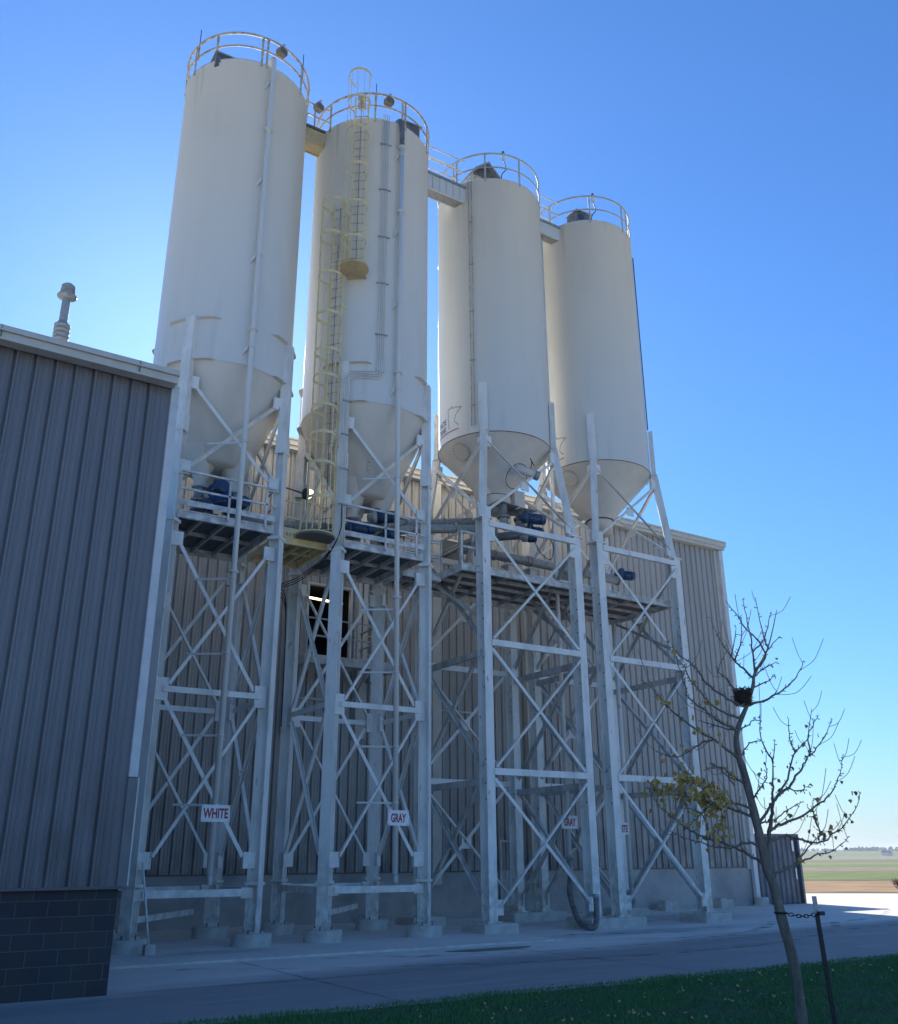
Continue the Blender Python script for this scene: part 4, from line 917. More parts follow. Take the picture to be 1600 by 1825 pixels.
# ---------------------------------------------------------------- service platforms
def platform(name, label, x0, x1, y0, y1, z, joists, front=True, mt='steel', deckm='dark', grp=None):
    t = thing(name, ((x0+x1)/2, (y0+y1)/2, z), label, 'platform', grp)
    MB().box(x0+.03, x1-.03, y0+.03, y1-.03, z-.03, z-.005).build('deck', M[deckm], t)
    mb = MB()
    mb.box(x0, x1, y0-.06, y0+.0, z-.20, z+.0); mb.box(x0, x1, y1, y1+.06, z-.20, z); mb.box(x0-.06, x0, y0-.06, y1+.06, z-.2, z); mb.box(x1, x1+.06, y0-.06, y1+.06, z-.2, z)
    mb.box(x0, x1, y0-.085, y0-.062, z-.20, z-.17); mb.box(x0, x1, y0-.085, y0-.062, z-.03, z)
    mb.build('edge_beam', M[mt], t)
    j = MB()
    if joists > 8:
        for y in (y0+(y1-y0)*.25, y0+(y1-y0)*.76): j.box(x0+.002, x1-.002, y-.03, y+.03, z-.14, z-.035)
        joists = 5
    for i in range(1, joists):
        x = x0+(x1-x0)*i/joists; j.box(x-.03, x+.03, y0+.002, y1-.002, z-.16, z-.034)
    for y in [y0+(y1-y0)*f for f in (.5,)]: j.box(x0+.002, x1-.002, y-.025, y+.025, z-.13, z-.036)
    j.build('joist_row', M[mt if mt != 'steel' else 'grimy_shaded'], t)
    return t
def rails(t, pts, z, zs=(.52, .97), posts=True, toe=False, m='steel', w=.05):
    for k in zs:
        for p, q in zip(pts[:-1], pts[1:]): MB().bar((*p, z+k), (*q, z+k), w, w*.8, (0, 0, 1)).build('guard_rail', M[m], t)
    if posts:
        for p in (pts if posts is True else posts): MB().bar((*p, z-.1), (*p, z+zs[-1]), w, w*.8, (1, 0, 0)).build('post', M[m], t)
    if toe:
        for p, q in zip(pts[:-1], pts[1:]): MB().bar((*p, z+.18), (*q, z+.18), .14, .012, (0, 0, 1)).build('toe_board', M[m], t)
Zp = 9.50
for i, (c, lab) in enumerate(((6.82, 'service platform with blue motors inside the leftmost silo tower'), (11.14, 'service platform between the legs of the second silo tower'))):
    t = platform('service_platform', lab, c-1.14, c+1.14, 20.66, 23.3, Zp, 4, grp='steel platforms under the silo cones')
    y = 20.56
    rails(t, [(c-1.2, y), (c+1.2, y)], Zp, toe=True, posts=[(c-.0, y), (c+.95, y)])
    rails(t, [(c-1.2, 23.34), (c+1.2, 23.34)], Zp, posts=[(c-.3, 23.34), (c+.5, 23.34)])
    rails(t, [(c+1.19, 20.9), (c+1.19, 21.2)], Zp, posts=False) if i == 0 else rails(t, [(c-1.19, 22.4), (c-1.19, 23.1)], Zp, posts=False)
t = platform('service_platform', 'long service platform running through the third and fourth silo towers', 13.88, 22.02, 21.02, 23.8, 9.60, 12, grp='steel platforms under the silo cones')
rails(t, [(14.7, 23.9), (17.6, 23.9), (19.0, 23.9), (21.9, 23.9)], 9.60, posts=[(15.6, 23.9), (16.8, 23.9), (18.3, 23.9), (20.0, 23.9), (21.0, 23.9)])
rails(t, [(13.85, 21.0), (13.85, 22.1)], 9.60); rails(t, [(13.85, 21.0), (14.3, 21.0)], 9.60, posts=False); rails(t, [(13.85, 22.1), (12.7, 22.1)], 9.60, posts=False)
for (xa, ya, xb, yb) in ((14.6, 20.95, 13.9, 22.6), (17.6, 21.1, 18.4, 23.6), (22.0, 21.0, 22.0, 23.6)): MB().bar((xa, ya, 8.0), (xb, yb, 9.38), .09, .06, (0, 0, 1)).build('knee_brace', M['grimy_shaded'], t)
t = platform('catwalk', 'short catwalk linking the second tower to the third tower platform', 12.62, 13.78, 22.15, 23.5, 9.52, 3, grp='catwalks between the towers')
rails(t, [(12.62, 22.12), (13.78, 22.12)], 9.52, posts=[(13.2, 22.12)]); rails(t, [(12.62, 23.6), (13.78, 23.6)], 9.52, posts=[(13.2, 23.6)])
t = platform('catwalk', 'yellow catwalk below the ladder cage between the first two towers', 8.33, 9.62, 21.08, 22.9, 9.46, 4, mt='yellow', deckm='bridge_tan', grp='catwalks between the towers')
mb = MB(); mb.tube([(9.22, 20.80, 9.44), (9.22, 20.80, 9.49)], .50, 28); mb.build('round_landing', M['grate'], t)
mb = MB(); mb.tube([(9.22+.5*math.cos(a_), 20.80+.5*math.sin(a_), 9.52) for a_ in [i*math.pi/14 for i in range(29)]], .025, 6, False); mb.build('landing_rim', M['yellow'], t)
rails(t, [(8.33, 21.05), (8.9, 21.05)], 9.46, m='yellow', w=.045, toe=True); rails(t, [(8.33, 22.95), (9.62, 22.95)], 9.46, m='yellow', w=.045)

# lit floodlight on a bracket near the catwalk
t = thing('floodlight', (9.0, 21.0, 10.6), 'lit floodlight on a bracket above the yellow catwalk', 'light')
MB().box(8.92, 9.05, 20.90, 21.08, 10.58, 10.82).build('housing', M['black'], t)
MB().add([(9.055, 20.90, 10.58), (9.055, 21.08, 10.58), (9.055, 21.08, 10.82), (9.055, 20.90, 10.82), (9.14, 20.88, 10.63), (9.14, 21.0, 10.63), (9.14, 21.0, 10.78), (9.14, 20.88, 10.78)], [(0, 3, 2, 1), (4, 5, 6, 7), (0, 1, 5, 4), (1, 2, 6, 5), (2, 3, 7, 6), (3, 0, 4, 7)]).build('lens', M['lampon'], t)
MB().tube([(8.95, 21.0, 10.7), (8.35, 20.9, 10.72)], .022, 8).build('bracket', M['boltdark'], t)

# ---------------------------------------------------------------- feeders, motors, conveyors
def motor(parent, c, ax, L_=.50, r=.15, m='blue'):
    c = Vector(c); ax = Vector(ax).normalized(); mb = MB()
    mb.tube([c, c+ax*L_*.68], r, 20)
    u = ax.orthogonal().normalized(); v = ax.cross(u)
    for i in range(14):
        d = u*math.cos(i*math.pi/7)+v*math.sin(i*math.pi/7); mb.bar(c+d*(r+.008)+ax*.05, c+d*(r+.008)+ax*L_*.64, .012, .03, d)
    mb.box(c.x-.07, c.x+.07, c.y-.07, c.y+.07, c.z+r*.8, c.z+r+.09)
    o = mb.build('motor', M[m], parent)
    MB().tube([c+ax*L_*.69, c+ax*L_*.74, c+ax*L_*.98, c+ax*L_], [r*1.06, r*1.08, r*.98, r*.7], 20).build('fan_cover', M[m], o)
    MB().tube([c-ax*.26, c-ax*.16, c-ax*.14, c-ax*.01], [r*.6, r*.7, r*1.1, r*1.1], 16).build('gearbox', M['cast' if m == 'bluedark' else 'bluedark'], o)
def feeder(label, spout, zt, zb, motors, grp='screw feeders under the cones'):
    x, y = spout
    t = thing('screw_feeder', (x, y, zb), label, 'feeder', grp)
    MB().lathe(spout, [(.12, zt), (.12, zb+.30), (.20, zb+.29), (.20, zb+.24), (.15, zb+.23), (.15, zb+.06), (.19, zb+.05), (.19, zb), (0, zb)], 24).build('valve_body', M['cast'], t)
    mb = MB()
    for i in range(12): a_ = i*math.pi/6; mb.tube([(x+.175*math.cos(a_), y+.175*math.sin(a_), zb+.20), (x+.175*math.cos(a_), y+.175*math.sin(a_), zb+.33)], .013, 6)
    mb.build('flange_bolts', M['boltdark'], t)
    for a_ in motors: motor(t, *a_)
    return t
feeder('blue motor pair under the left outlet in the leftmost tower', (6.40, 21.70), 10.6, 9.95, [((6.55, 21.0, 9.95), (.72, -.35, .30), .55, .155)])
feeder('upper blue motor under the right outlet in the leftmost tower', (7.24, 21.66), 10.6, 10.0, [((6.72, 21.35, 10.45), (.15, -.9, -.05), .42, .17), ((7.15, 21.1, 10.0), (.25, -.85, .1), .45, .145)])
feeder('grey valve under the rear outlet in the leftmost tower', (6.82, 22.45), 10.6, 10.0, [((7.0, 22.2, 9.9), (.8, -.2, .1), .45, .13, 'bluedark')])
feeder('dusty dark motor under the right outlet in the second tower', (11.56, 21.66), 10.6, 10.1, [((11.28, 21.35, 10.60), (.93, -.35, .1), .55, .16, 'bluedark'), ((11.56, 21.3, 10.05), (.3, -.9, .05), .38, .17)])
feeder('blue motor lying low under the left outlet in the second tower', (10.72, 21.70), 10.6, 10.0, [((10.35, 21.0, 10.02), (.95, -.28, .02), .62, .15)])
feeder('grey valve under the rear outlet in the second tower', (11.14, 22.45), 10.6, 10.0, [])
# third silo: boxed outlets, flap plates, valves and motors
t = thing('discharge_chute', (16.15, 22.2, 12.0), 'boxed white chute with flap plates below the third silo cone', 'chute')
mb = MB(); mb.poly([(15.55, 22.75, 12.45), (15.2, 22.75, 13.45), (15.62, 22.75, 13.55), (15.95, 22.75, 12.6)], (0, -.55, 0)); mb.lathe((16.15, 22.49), [(.5, 12.5), (.5, 12.25), (.3, 12.0), (0, 12.0)], 30); mb.build('outlet_box', M['cone'], t)
mb = MB(); mb.poly([(15.7, 21.7, 12.15), (16.5, 21.7, 12.10), (16.5, 22.6, 12.1), (15.7, 22.6, 12.15)], (0, 0, -.03)); mb.poly([(16.45, 21.55, 12.0), (17.25, 21.75, 12.12), (17.15, 22.4, 12.12), (16.45, 22.4, 12.0)], (0, 0, -.03)); mb.build('flap_plate', M['cast'], t)
mb = MB(); mb.box(16.55, 16.95, 22.0, 22.5, 12.1, 12.75); mb.build('chute_box', M['cone'], t)
feeder('grey valve hanging left under the third silo chute', (16.05, 21.95), 12.1, 11.45, [])
feeder('blue motor under the chute of the third silo, upper of the two', (16.72, 22.0), 12.1, 11.5, [((16.55, 21.4, 11.60), (.97, -.2, .02), .60, .155)])
t = thing('screw_feeder', (16.9, 21.7, 11.2), 'lower blue motor on a sloping dark tube beside the third tower', 'feeder', 'screw feeders under the cones')
MB().tube([(15.6, 22.1, 11.0), (16.95, 21.75, 11.25)], .13, 16).build('auger_tube', M['bluehood'], t)
motor(t, (17.05, 21.9, 11.42), (.95, -.2, .02), .42, .14); motor(t, (16.75, 21.7, 11.08), (.97, -.25, .03), .30, .12, 'bluedark')
MB().tube(smooth_path([(16.9, 21.6, 11.1), (17.1, 21.5, 10.6), (17.5, 21.5, 10.45), (17.7, 21.6, 10.9), (17.68, 21.7, 11.2)]), .014, 6).build('cable', M['black'], t)
# pipe stub with round inspection hatch facing the yard
t = thing('air_filter', (16.3, 21.2, 12.9), 'white capped air canister on the round hatch of the third silo cone', 'filter')
n_ = Vector((.15, -.75, -.62)).normalized(); hc = Vector((16.28, 21.55, 13.02))
MB().tube([Vector((16.0, 21.18, 13.08)), Vector((16.62, 21.0, 12.92))], .13, 18).build('canister', M['cone'], t)
MB().tube([Vector((16.6, 21.0, 12.92)), Vector((16.72, 20.97, 12.89))], .15, 18).build('canister_cap', M['cast'], t)
u_ = n_.orthogonal().normalized(); v_ = n_.cross(u_)
MB().tube([hc+n_*.05+(u_*math.cos(i*math.pi/18)+v_*math.sin(i*math.pi/18))*.42 for i in range(37)], .012, 6, False).build('hatch_ring', M['boltdark'], t)
MB().tube(smooth_path([(16.45, 21.05, 13.0), (16.5, 21.0, 13.3), (16.4, 20.95, 13.42), (16.55, 20.95, 13.2)]), .014, 6).build('hose', M['black'], t)
feeder('motor end under the fourth silo cone', (20.46, 22.40), 12.06, 11.2, [])
conv = [('grey conveyor tube leaving the second tower, upper one', [(11.6, 23.0, 10.9), (13.2, 23.2, 11.35), (15.9, 22.9, 11.85)], .12),
        ('grey conveyor tube running from the second tower to the third', [(11.9, 22.6, 10.6), (13.1, 22.5, 10.95), (15.9, 22.2, 11.35)], .135),
        ('short sloping conveyor tube entering the wall port behind the third tower', [(15.9, 23.0, 11.35), (16.55, YW-.04, 11.75)], .13),
        ('grey conveyor tube between the third and fourth towers', [(15.4, 23.5, 11.0), (18.0, 23.3, 10.95), (21.9, 23.2, 10.85)], .15),
        ('short conveyor tube behind the ladder between the first two towers', [(7.6, 22.8, 10.3), (9.6, 22.9, 10.5), (11.2, 22.9, 10.7)], .13)]
for i, (lab, pts, r_) in enumerate(conv):
    t = thing('conveyor_tube', pts[0], lab, 'conveyor', 'conveyor tubes at platform level')
    MB().tube(pts, r_, 20).build('tube_body', M['cast'], t)
    mb = MB()
    for p, q in zip(pts[:-1], pts[1:]):
        p = Vector(p); q = Vector(q)
        for f in (.02, .5, .98): c_ = p.lerp(q, f); dd = (q-p).normalized()*.02; mb.tube([c_-dd, c_+dd], r_+.03, 20)
    mb.build('flange_set', M['cast'], t)
    if i == 3: motor(t, (22.0, 23.15, 11.05), (.93, -.25, .02), .48, .15)
    mb = MB()
    for f in (.15, .8):
        c_ = Vector(pts[0]).lerp(Vector(pts[-1]), f); mb.bar((c_.x, c_.y, 9.55), (c_.x, c_.y, c_.z-r_), .06, .06, (1, 0, 0))
    if i != 2: mb.build('support_stand', M['grimy_shaded'], t)

# cables swept under the yellow catwalk
t = thing('cable_bundle', (9.5, 22.0, 8.8), 'bundle of dark cables sagging under the catwalk between the first two towers', 'cable')
for i in range(3):
    o_ = i*.05
    MB().tube(smooth_path([(9.78, 20.46, 10.4-o_*2), (9.74, 20.44, 9.6), (9.55, 20.9, 9.05-o_), (9.4, 22.2, 8.8-o_*1.3), (9.25, 23.2, 8.75-o_), (9.5, 23.15, 8.3-o_*2), (9.55, 23.12, 5+i*.4)]), .013, 6).build('cable', M['black'], t)

# props at the first leg
t = thing('guard_rod', (5.9, 20.1, 0), 'thin leaning rod with a block foot beside the front left footing', 'rod')
MB().tube([(5.62, 20.50, 1.72), (5.76, 19.95, .12)], .022, 8).build('rod', M['steel'], t)
MB().box(5.66, 5.86, 19.85, 20.05, .035, .22).build('foot_block', M['conc'], t)
t = thing('electrical_cabinet', (4.9, 23.6, 0), 'grey cabinet standing behind the first tower beside the low building', 'cabinet')
MB().box(4.35, 5.25, 23.3, 23.6, .1, 1.2).build('housing', M['conc'], t)
MB().box(4.75, 5.15, 23.28, 23.298, .45, .95).build('door', M['galv'], t)
for x, y, lab in ((25.4, 25.6, 'small loose concrete block lying nearer the fourth tower by the hall base'), (28.3, 25.7, 'small loose concrete block lying nearer the hall corner')):
    t = thing('concrete_block', (x, y, 0), lab, 'block', 'concrete blocks at the hall base')
    MB().box(x-.32, x+.32, y-.2, y+.2, 0, .28).build('block_body', M['conc'], t)
    MB().box(x-.3, x+.0, y-.18, y+.18, .284, .33).build('cap_slab', M['conc'], t)

# ---------------------------------------------------------------- silo tops: bridges, lights, hatches, aerials
def bridge(label, p, q, z0, z1, yw, m, m2, zr):
    t = thing('walkway_bridge', ((p+q)/2, yw[0], z0), label, 'walkway', 'walkway bridges between the silo tops')
    MB().box(p, q, yw[0], yw[0]+.05, z0, z1).build('side_panel', M[m], t)
    MB().box(p, q, yw[1]-.05, yw[1], z0, z1).build('side_panel', M[m], t)
    MB().box(p, q, yw[0]+.05, yw[1]-.05, z0+.02, z0+.08).build('floor', M[m2], t)
    mb = MB(); mb.box(p, q, yw[0]-.05, yw[0]-.001, z1-.05, z1+.03); mb.build('top_edge', M['dark' if m == 'bridge_tan' else 'cast'], t)
    for y in (yw[0]+.02, yw[1]-.02):
        for z in zr: MB().tube([(p, y, z), (q, y, z)], .026, 8).build('guard_rail', M['rail_tan' if m == 'bridge_tan' else 'steel'], t)
    return t
t = bridge('ochre walkway bridge joining the tops of the first and second silos', 8.45, 9.50, 22.72, 23.32, (21.75, 22.25), 'bridge_tan', 'bridge_tan', (23.79, 24.27))
for x in (8.95,): MB().bar((x, 21.77, 23.3), (x, 21.77, 24.27), .045, .03, (1, 0, 0)).build('post', M['rail_tan'], t)
MB().tube(smooth_path([(8.6, 21.7, 23.75), (8.9, 21.7, 23.7), (8.92, 21.7, 23.35)], 3), .022, 6).build('grab_bar', M['rail_tan'], t)
t = bridge('white trussed walkway bridge joining the tops of the second and third silos', 12.85, 14.55, 22.75, 23.38, (21.6, 22.05), 'silo2', 'cast', (24.0, 24.5))
mb = MB()
for i in range(6): mb.box(12.95+i*.27, 12.99+i*.27, 21.57, 21.599, 22.78, 23.30)
mb.build('stiffener_row', M['cone'], t)
t = bridge('white walkway bridge joining the tops of the third and fourth silos', 17.75, 18.8, 22.95, 23.5, (21.7, 22.1), 'silo2', 'cast', (24.07, 24.62))

def flood(loc, d, lab):
    x, y, z = loc; t = thing('floodlight', loc, lab, 'light', 'unlit floodlights on the silo rails')
    u = Vector((-d[1], d[0], 0)).normalized(); dv = Vector((*d, 0)).normalized(); c = Vector(loc)
    mb = MB(); a_, b_ = .135, .115
    f = [c+u*sx*a_+Vector((0, 0, sz*b_))+dv*.09 for sx, sz in ((-1, -.7), (-.7, -1), (.7, -1), (1, -.7), (1, .7), (.7, 1), (-.7, 1), (-1, .7))]
    mb.poly(f, -dv*.2); o = mb.build('housing', M['lamp'], t)
    MB().poly([c+(p-c)*.8+dv*.03 for p in f], dv*.008).build('lens', M['grate'], o)
    MB().bar(c+Vector((0, 0, .12)), c+Vector((0, 0, .26)), .05, .2, u).build('bracket', M['rail_tan'], t)
flood((7.14, 20.15, 23.97), (.35, -.94), 'floodlight hanging from the rail of the leftmost silo')
flood((9.02, 21.65, 24.10), (.3, -.95), 'floodlight hanging from the rail of the ochre bridge')
flood((10.72, 20.12, 23.96), (.1, -.99), 'floodlight on the rail just right of the ladder top')
def tophat(loc, lab, kind):
    x, y, z = loc; t = thing('roof_hatch' if kind != 'box' else 'dust_collector', loc, lab, 'hatch' if kind != 'box' else 'collector')
    if kind == 'gable':
        MB().poly([(x-.5, y, z-.05), (x+.5, y, z-.05), (x+.5, y, z+.02), (x+.02, y, z+.50), (x-.5, y, z+.10)], (0, .05, 0)).build('gable_plate', M['bluehood'], t)
        mb = MB()
        for i in range(5): mb.disc((x-.38+.10*i, y-.01, z+.14+.07*i), (0, 1, 0), .035, .02, 8)
        mb.build('bolt_row', M['boltdark'], t)
        MB().poly([(x-.56, y-.2, z+.08), (x, y-.2, z+.56), (x+.56, y-.2, z+.02), (x+.53, y-.2, z-.03), (x, y-.2, z+.48), (x-.53, y-.2, z+.02)], (0, 1.0, 0)).build('hood', M['galv'], t)
    else:
        MB().box(x-.34, x+.34, y-.2, y+.35, z-.2, z+.24).build('housing', M['bluehood'], t)
        MB().poly([(x-.38, y-.26, z+.24), (x+.42, y-.26, z+.28), (x+.42, y+.4, z+.28), (x-.38, y+.4, z+.24)], (0, 0, .04)).build('lid', M['galv'], t)
        MB().tube([(x-.15, y-.24, z+.04), (x-.15, y-.1, z+.04)], .13, 18).build('round_port', M['blue' if lab.startswith('box') else 'bluehood'], t)
tophat((5.75, 20.95, 23.28), 'rusty dark box on the roof of the leftmost silo', 'x')
tophat((11.72, 20.72, 23.62), 'dark vent filter box by the right rail of the silo with ladders', 'box')
tophat((15.18, 21.25, 23.85), 'gabled hood with a row of dark bolts on the third silo roof', 'gable')
tophat((19.5, 21.35, 23.85), 'box with a lid on the roof of the last silo', 'x')
for (x, y, z, h, lab) in ((5.08, 21.45, 24.1, .75, 'thin aerial rod at the far left of the leftmost silo rail'), (8.0, 20.62, 24.2, .6, 'thin aerial rod at the right of the leftmost silo rail'), (10.38, 20.35, 24.2, .5, 'thin aerial rod beside the ladder top')):
    t = thing('aerial', (x, y, z), lab, 'aerial'); MB().tube([(x, y, z-.4), (x, y, z+h)], .012, 6).build('rod', M['black'], t)
    MB().tube([(x, y, z-.4), (x, y, z+.05)], .028, 8).build('rod_base', M['rail_tan'], t)
for (x, y, z, lab) in ((15.55, 20.72, 24.52, 'small white beacon on the rail of the third silo'), (19.6, 20.72, 24.5, 'small white beacon on the rail of the last silo')):
    t = thing('beacon', (x, y, z), lab, 'beacon'); MB().tube([(x, y, z-.12), (x, y, z+.10)], .06, 12).build('housing', M['white'], t)
    MB().tube([(x, y, z+.1), (x, y, z+.22)], .05, 12).build('cap', M['bluehood'], t)
    MB().tube(smooth_path([(x, y, z-.1), (x+.12, y+.02, z-.45), (x-.05, y+.05, z-.75), (x+.1, y+.3, z-1.0)]), .016, 6).build('cable', M['black'], t)

# ---------------------------------------------------------------- tree, nest, stake
TRUNK= [(9.21,7.405,-0.183),(9.194,7.415,0.106),(9.186,7.421,0.658),(9.12,7.463,1.141),(9.08,7.488,1.476),(9.038,7.515,1.658),(9.015,7.53,1.902),(8.992,7.544,2.095),(8.962,7.564,2.365),(8.921,7.59,2.697),(8.884,7.613,2.894),(8.883,7.614,3.12),(8.953,7.569,3.322),(9.04,7.514,3.513),(9.111,7.468,3.721),(9.143,7.448,3.863),(9.307,7.343,4.171),(9.451,7.251,4.648)]
BR= [[(9.05,7.51,1.61),(9.15,7.51,2.05),(9.22,7.5,2.29),(9.27,7.5,2.49),(9.33,7.5,2.79),(9.42,7.49,3.1)],[(9.14,7.45,3.86),(9.06,7.37,4.11),(8.96,7.31,4.36),(8.81,7.23,4.7)],[(9.13,7.44,3.9),(9.14,7.26,4.07),(8.74,7.21,4.37),(8.43,7.16,4.6)],[(9.31,7.34,4.17),(9.26,7.35,4.31),(9.16,7.32,4.79)],[(9.06,7.38,4.1),(9.1,7.22,4.25),(9.07,7.04,4.53)],[(9.14,7.26,4.07),(9.16,7.04,4.24)],[(9.13,7.45,3.82),(9.26,7.34,3.95),(9.35,7.25,3.98)],[(9.1,7.48,3.68),(9.33,7.46,3.78),(9.53,7.45,3.87)],[(9.02,7.52,3.48),(9.3,7.47,3.56),(9.56,7.42,3.68),(9.82,7.38,3.87),(10.02,7.38,4.1)],[(9.13,7.46,3.79),(9.08,7.6,3.97),(9.04,7.69,4.1),(9.02,7.83,4.34),(9.03,7.96,4.65)],[(9.06,7.66,4.04),(9.06,7.53,4.27),(8.99,7.42,4.57)],[(9.04,7.69,4.09),(9.14,7.65,4.47)],[(9.02,7.53,3.46),(8.7,7.6,3.58),(8.45,7.64,3.76),(8.32,7.65,3.91),(8.03,7.69,4.09),(7.97,7.69,4.17)],[(8.95,7.57,3.32),(8.67,7.6,3.39),(8.41,7.61,3.54),(8.15,7.59,3.76),(8.01,7.55,3.94)],[(8.9,7.6,3.17),(8.57,7.61,3.3),(8.35,7.6,3.4),(8.14,7.59,3.5),(7.97,7.52,3.71),(7.79,7.42,3.95)],[(8.89,7.61,2.85),(8.56,7.64,3.05),(8.19,7.68,3.21),(7.91,7.7,3.38),(7.78,7.7,3.49),(7.53,7.7,3.67)],[(8.86,7.6,3.19),(8.79,7.86,3.27),(8.73,8.03,3.34)],[(8.52,7.64,3.07),(8.44,7.8,3.01),(8.33,8.06,2.89),(8.22,8.28,2.97)],[(8.9,7.6,3.18),(9.13,7.57,3.3),(9.19,7.56,3.36)],[(8.89,7.61,2.87),(9.07,7.6,3.04),(9.25,7.57,3.1)],[(8.88,7.54,3.64),(8.71,7.53,3.78),(8.6,7.54,3.86),(8.62,7.36,4.1)],[(8.97,7.56,2.3),(8.66,7.65,2.38),(8.45,7.7,2.47),(8.22,7.76,2.57),(8.08,7.8,2.63)],[(8.98,7.55,2.2),(8.8,7.74,2.31),(8.66,7.87,2.34),(8.56,7.99,2.43),(8.32,8.22,2.48),(8.15,8.39,2.55)],[(8.99,7.55,2.12),(9.26,7.51,2.37),(9.53,7.48,2.64),(9.73,7.48,2.94),(9.97,7.44,3.16),(10.15,7.46,3.52)],[(9.25,7.5,2.39),(9.54,7.48,2.56),(9.79,7.47,2.76),(9.98,7.47,2.92),(10.26,7.45,3.13),(10.53,7.46,3.42)],[(9.15,7.51,2.06),(9.35,7.5,2.14),(9.69,7.46,2.23),(10.03,7.43,2.39),(10.25,7.42,2.53),(10.48,7.43,2.73),(10.67,7.47,2.99)],[(9.75,7.48,2.96),(9.64,7.44,3.07),(9.48,7.32,3.35)],[(9.34,7.5,2.82),(9.3,7.59,3.1),(9.34,7.62,3.39)],[(10.0,7.47,2.93),(10.06,7.5,3.18),(10.26,7.46,3.46)],[(9.5,7.48,2.54),(9.63,7.39,2.51),(9.75,7.32,2.59)],[(9.82,7.38,1.97),(9.8,7.33,2.06),(9.68,7.29,2.22),(9.61,7.21,2.42)],[(9.02,7.54,2.15),(9.15,7.45,2.17),(9.3,7.35,2.28),(9.46,7.24,2.38)],[(8.96,7.56,2.38),(8.97,7.46,2.48),(8.96,7.31,2.63),(8.88,7.24,2.78)],[(8.81,7.66,2.56),(8.82,7.82,2.73),(8.8,7.97,2.84)],[(8.94,7.58,2.54),(8.9,7.77,2.69),(8.88,7.87,2.78),(8.78,8.08,2.76)],[(8.66,7.65,2.38),(8.6,7.71,2.19),(8.54,7.77,1.98)],[(8.65,7.89,2.36),(8.43,7.94,2.19),(8.26,7.98,2.07)],[(9.04,7.52,1.69),(9.01,7.68,1.78),(8.98,7.83,1.87),(8.88,8.16,1.97),(8.82,8.38,2.07),(8.76,8.64,2.25),(8.72,8.85,2.43),(8.75,9.06,2.72)],[(9.01,7.53,1.9),(8.86,7.66,1.93),(8.74,7.76,1.87),(8.45,8.0,1.95),(8.23,8.18,2.07)],[(9.06,7.5,1.58),(9.16,7.49,1.61),(9.46,7.47,1.69),(9.78,7.44,1.79),(10.1,7.4,1.85),(10.42,7.38,2.01)],[(9.12,7.51,1.94),(9.37,7.48,2.01),(9.61,7.45,1.97),(9.85,7.42,1.93),(10.12,7.38,2.03),(10.48,7.35,2.25),(10.75,7.36,2.53)],[(9.46,7.47,1.69),(9.61,7.37,1.88),(9.8,7.26,2.07)],[(8.88,8.17,1.97),(8.78,8.18,2.27),(8.57,8.28,2.33)]]
tr = thing('tree', (TRUNK[0][0], TRUNK[0][1], 0.03), 'young nearly bare ginkgo tree with a leaning trunk and a few yellow leaves', 'tree')
n = len(TRUNK); tp = [tuple(p) for p in TRUNK]
rad = [.062, .058, .056, .054, .053, .052, .049, .047, .046, .044, .036, .031, .028, .025, .021, .017, .009, .004]
mb = MB(); sp_ = smooth_path(tp, 4); rs = []
for i in range(len(sp_)):
    f = i/4; k = min(int(f), n-2); q = rad[k]+(rad[k+1]-rad[k])*(f-k); rs.append(q*(1+.05*math.sin(i*1.7)+.03*math.sin(i*.7)))
mb.tube(sp_, rs, 14); mb.build('trunk', M['bark'], tr)
tb = MB(); rr = random.Random(11); ends = []
for bi, b in enumerate(BR):
    L_ = sum(math.dist(b[i], b[i+1]) for i in range(len(b)-1)); sp_ = smooth_path(b, 5); m_ = len(sp_)
    r0 = (.027 if bi == 0 else min(.015, .004+.008*L_)); path = []
    for i, p in enumerate(sp_):
        path.append(p+Vector((rr.gauss(0, .006), rr.gauss(0, .006), rr.gauss(0, .006)))*(1 if 0 < i < m_-1 else 0))
    rs = [r0*(1-i/(m_-1))**1.1+.0034 for i in range(m_)]
    tb.tube(path, rs, 7)
    # spur shoots
    for i in range(1, m_-1):
        for _ in range(2):
            if rr.random() < .7:
                d = (path[i+1]-path[i]).normalized(); q = Vector((rr.gauss(0, 1), rr.gauss(0, 1), rr.gauss(0, 1))); q = (q-d*q.dot(d)).normalized()
                s0 = path[i].lerp(path[i+1], rr.random()); e_ = s0+(q+d*.4)*rr.uniform(.012, .04); tb.tube([s0, e_], [.006, .004], 5)
                if rr.random() < .5: tb.tube([e_-(q)*.004, e_+q*.008], [.007, .006], 5)
        if rr.random() < .16 and L_ > .5:
            d = (path[i+1]-path[i]).normalized(); q = (Vector((rr.gauss(0, 1), rr.gauss(0, 1), rr.gauss(.5, .6)))).normalized(); l_ = rr.uniform(.12, .38)
            tw = [path[i], path[i]+(d*.6+q)*l_*.5, path[i]+(d*.5+q*.9+Vector((0, 0, .5)))*l_]
            tb.tube(smooth_path(tw, 3), .0036, 5); ends.append(tw[-1])
tb.build('branches', M['bark'], tr)
lf = MB()
def leafat(p, s):
    for _ in range(1):
        lf_rot = Euler((rr.uniform(1.0, 2.2), rr.uniform(-.8, .8), rr.uniform(0, 6.3))).to_matrix(); fan_leaf(lf, p, s, lf_rot)
def along(b, t0, t1, n_, spread, smin=.022, smax=.042):
    sp_ = smooth_path(b, 6)
    for _ in range(n_):
        p = sp_[int((t0+(t1-t0)*rr.random())*(len(sp_)-1))]
        leafat(p+Vector((rr.gauss(0, spread), rr.gauss(0, spread), rr.gauss(0, spread)*.8)), rr.uniform(smin, smax))
along(BR[21], .3, 1.0, 130, .065); along(BR[22], .4, 1.0, 130, .07); along(BR[35], .2, 1.0, 30, .06); along(BR[36], .2, 1, 20, .06)
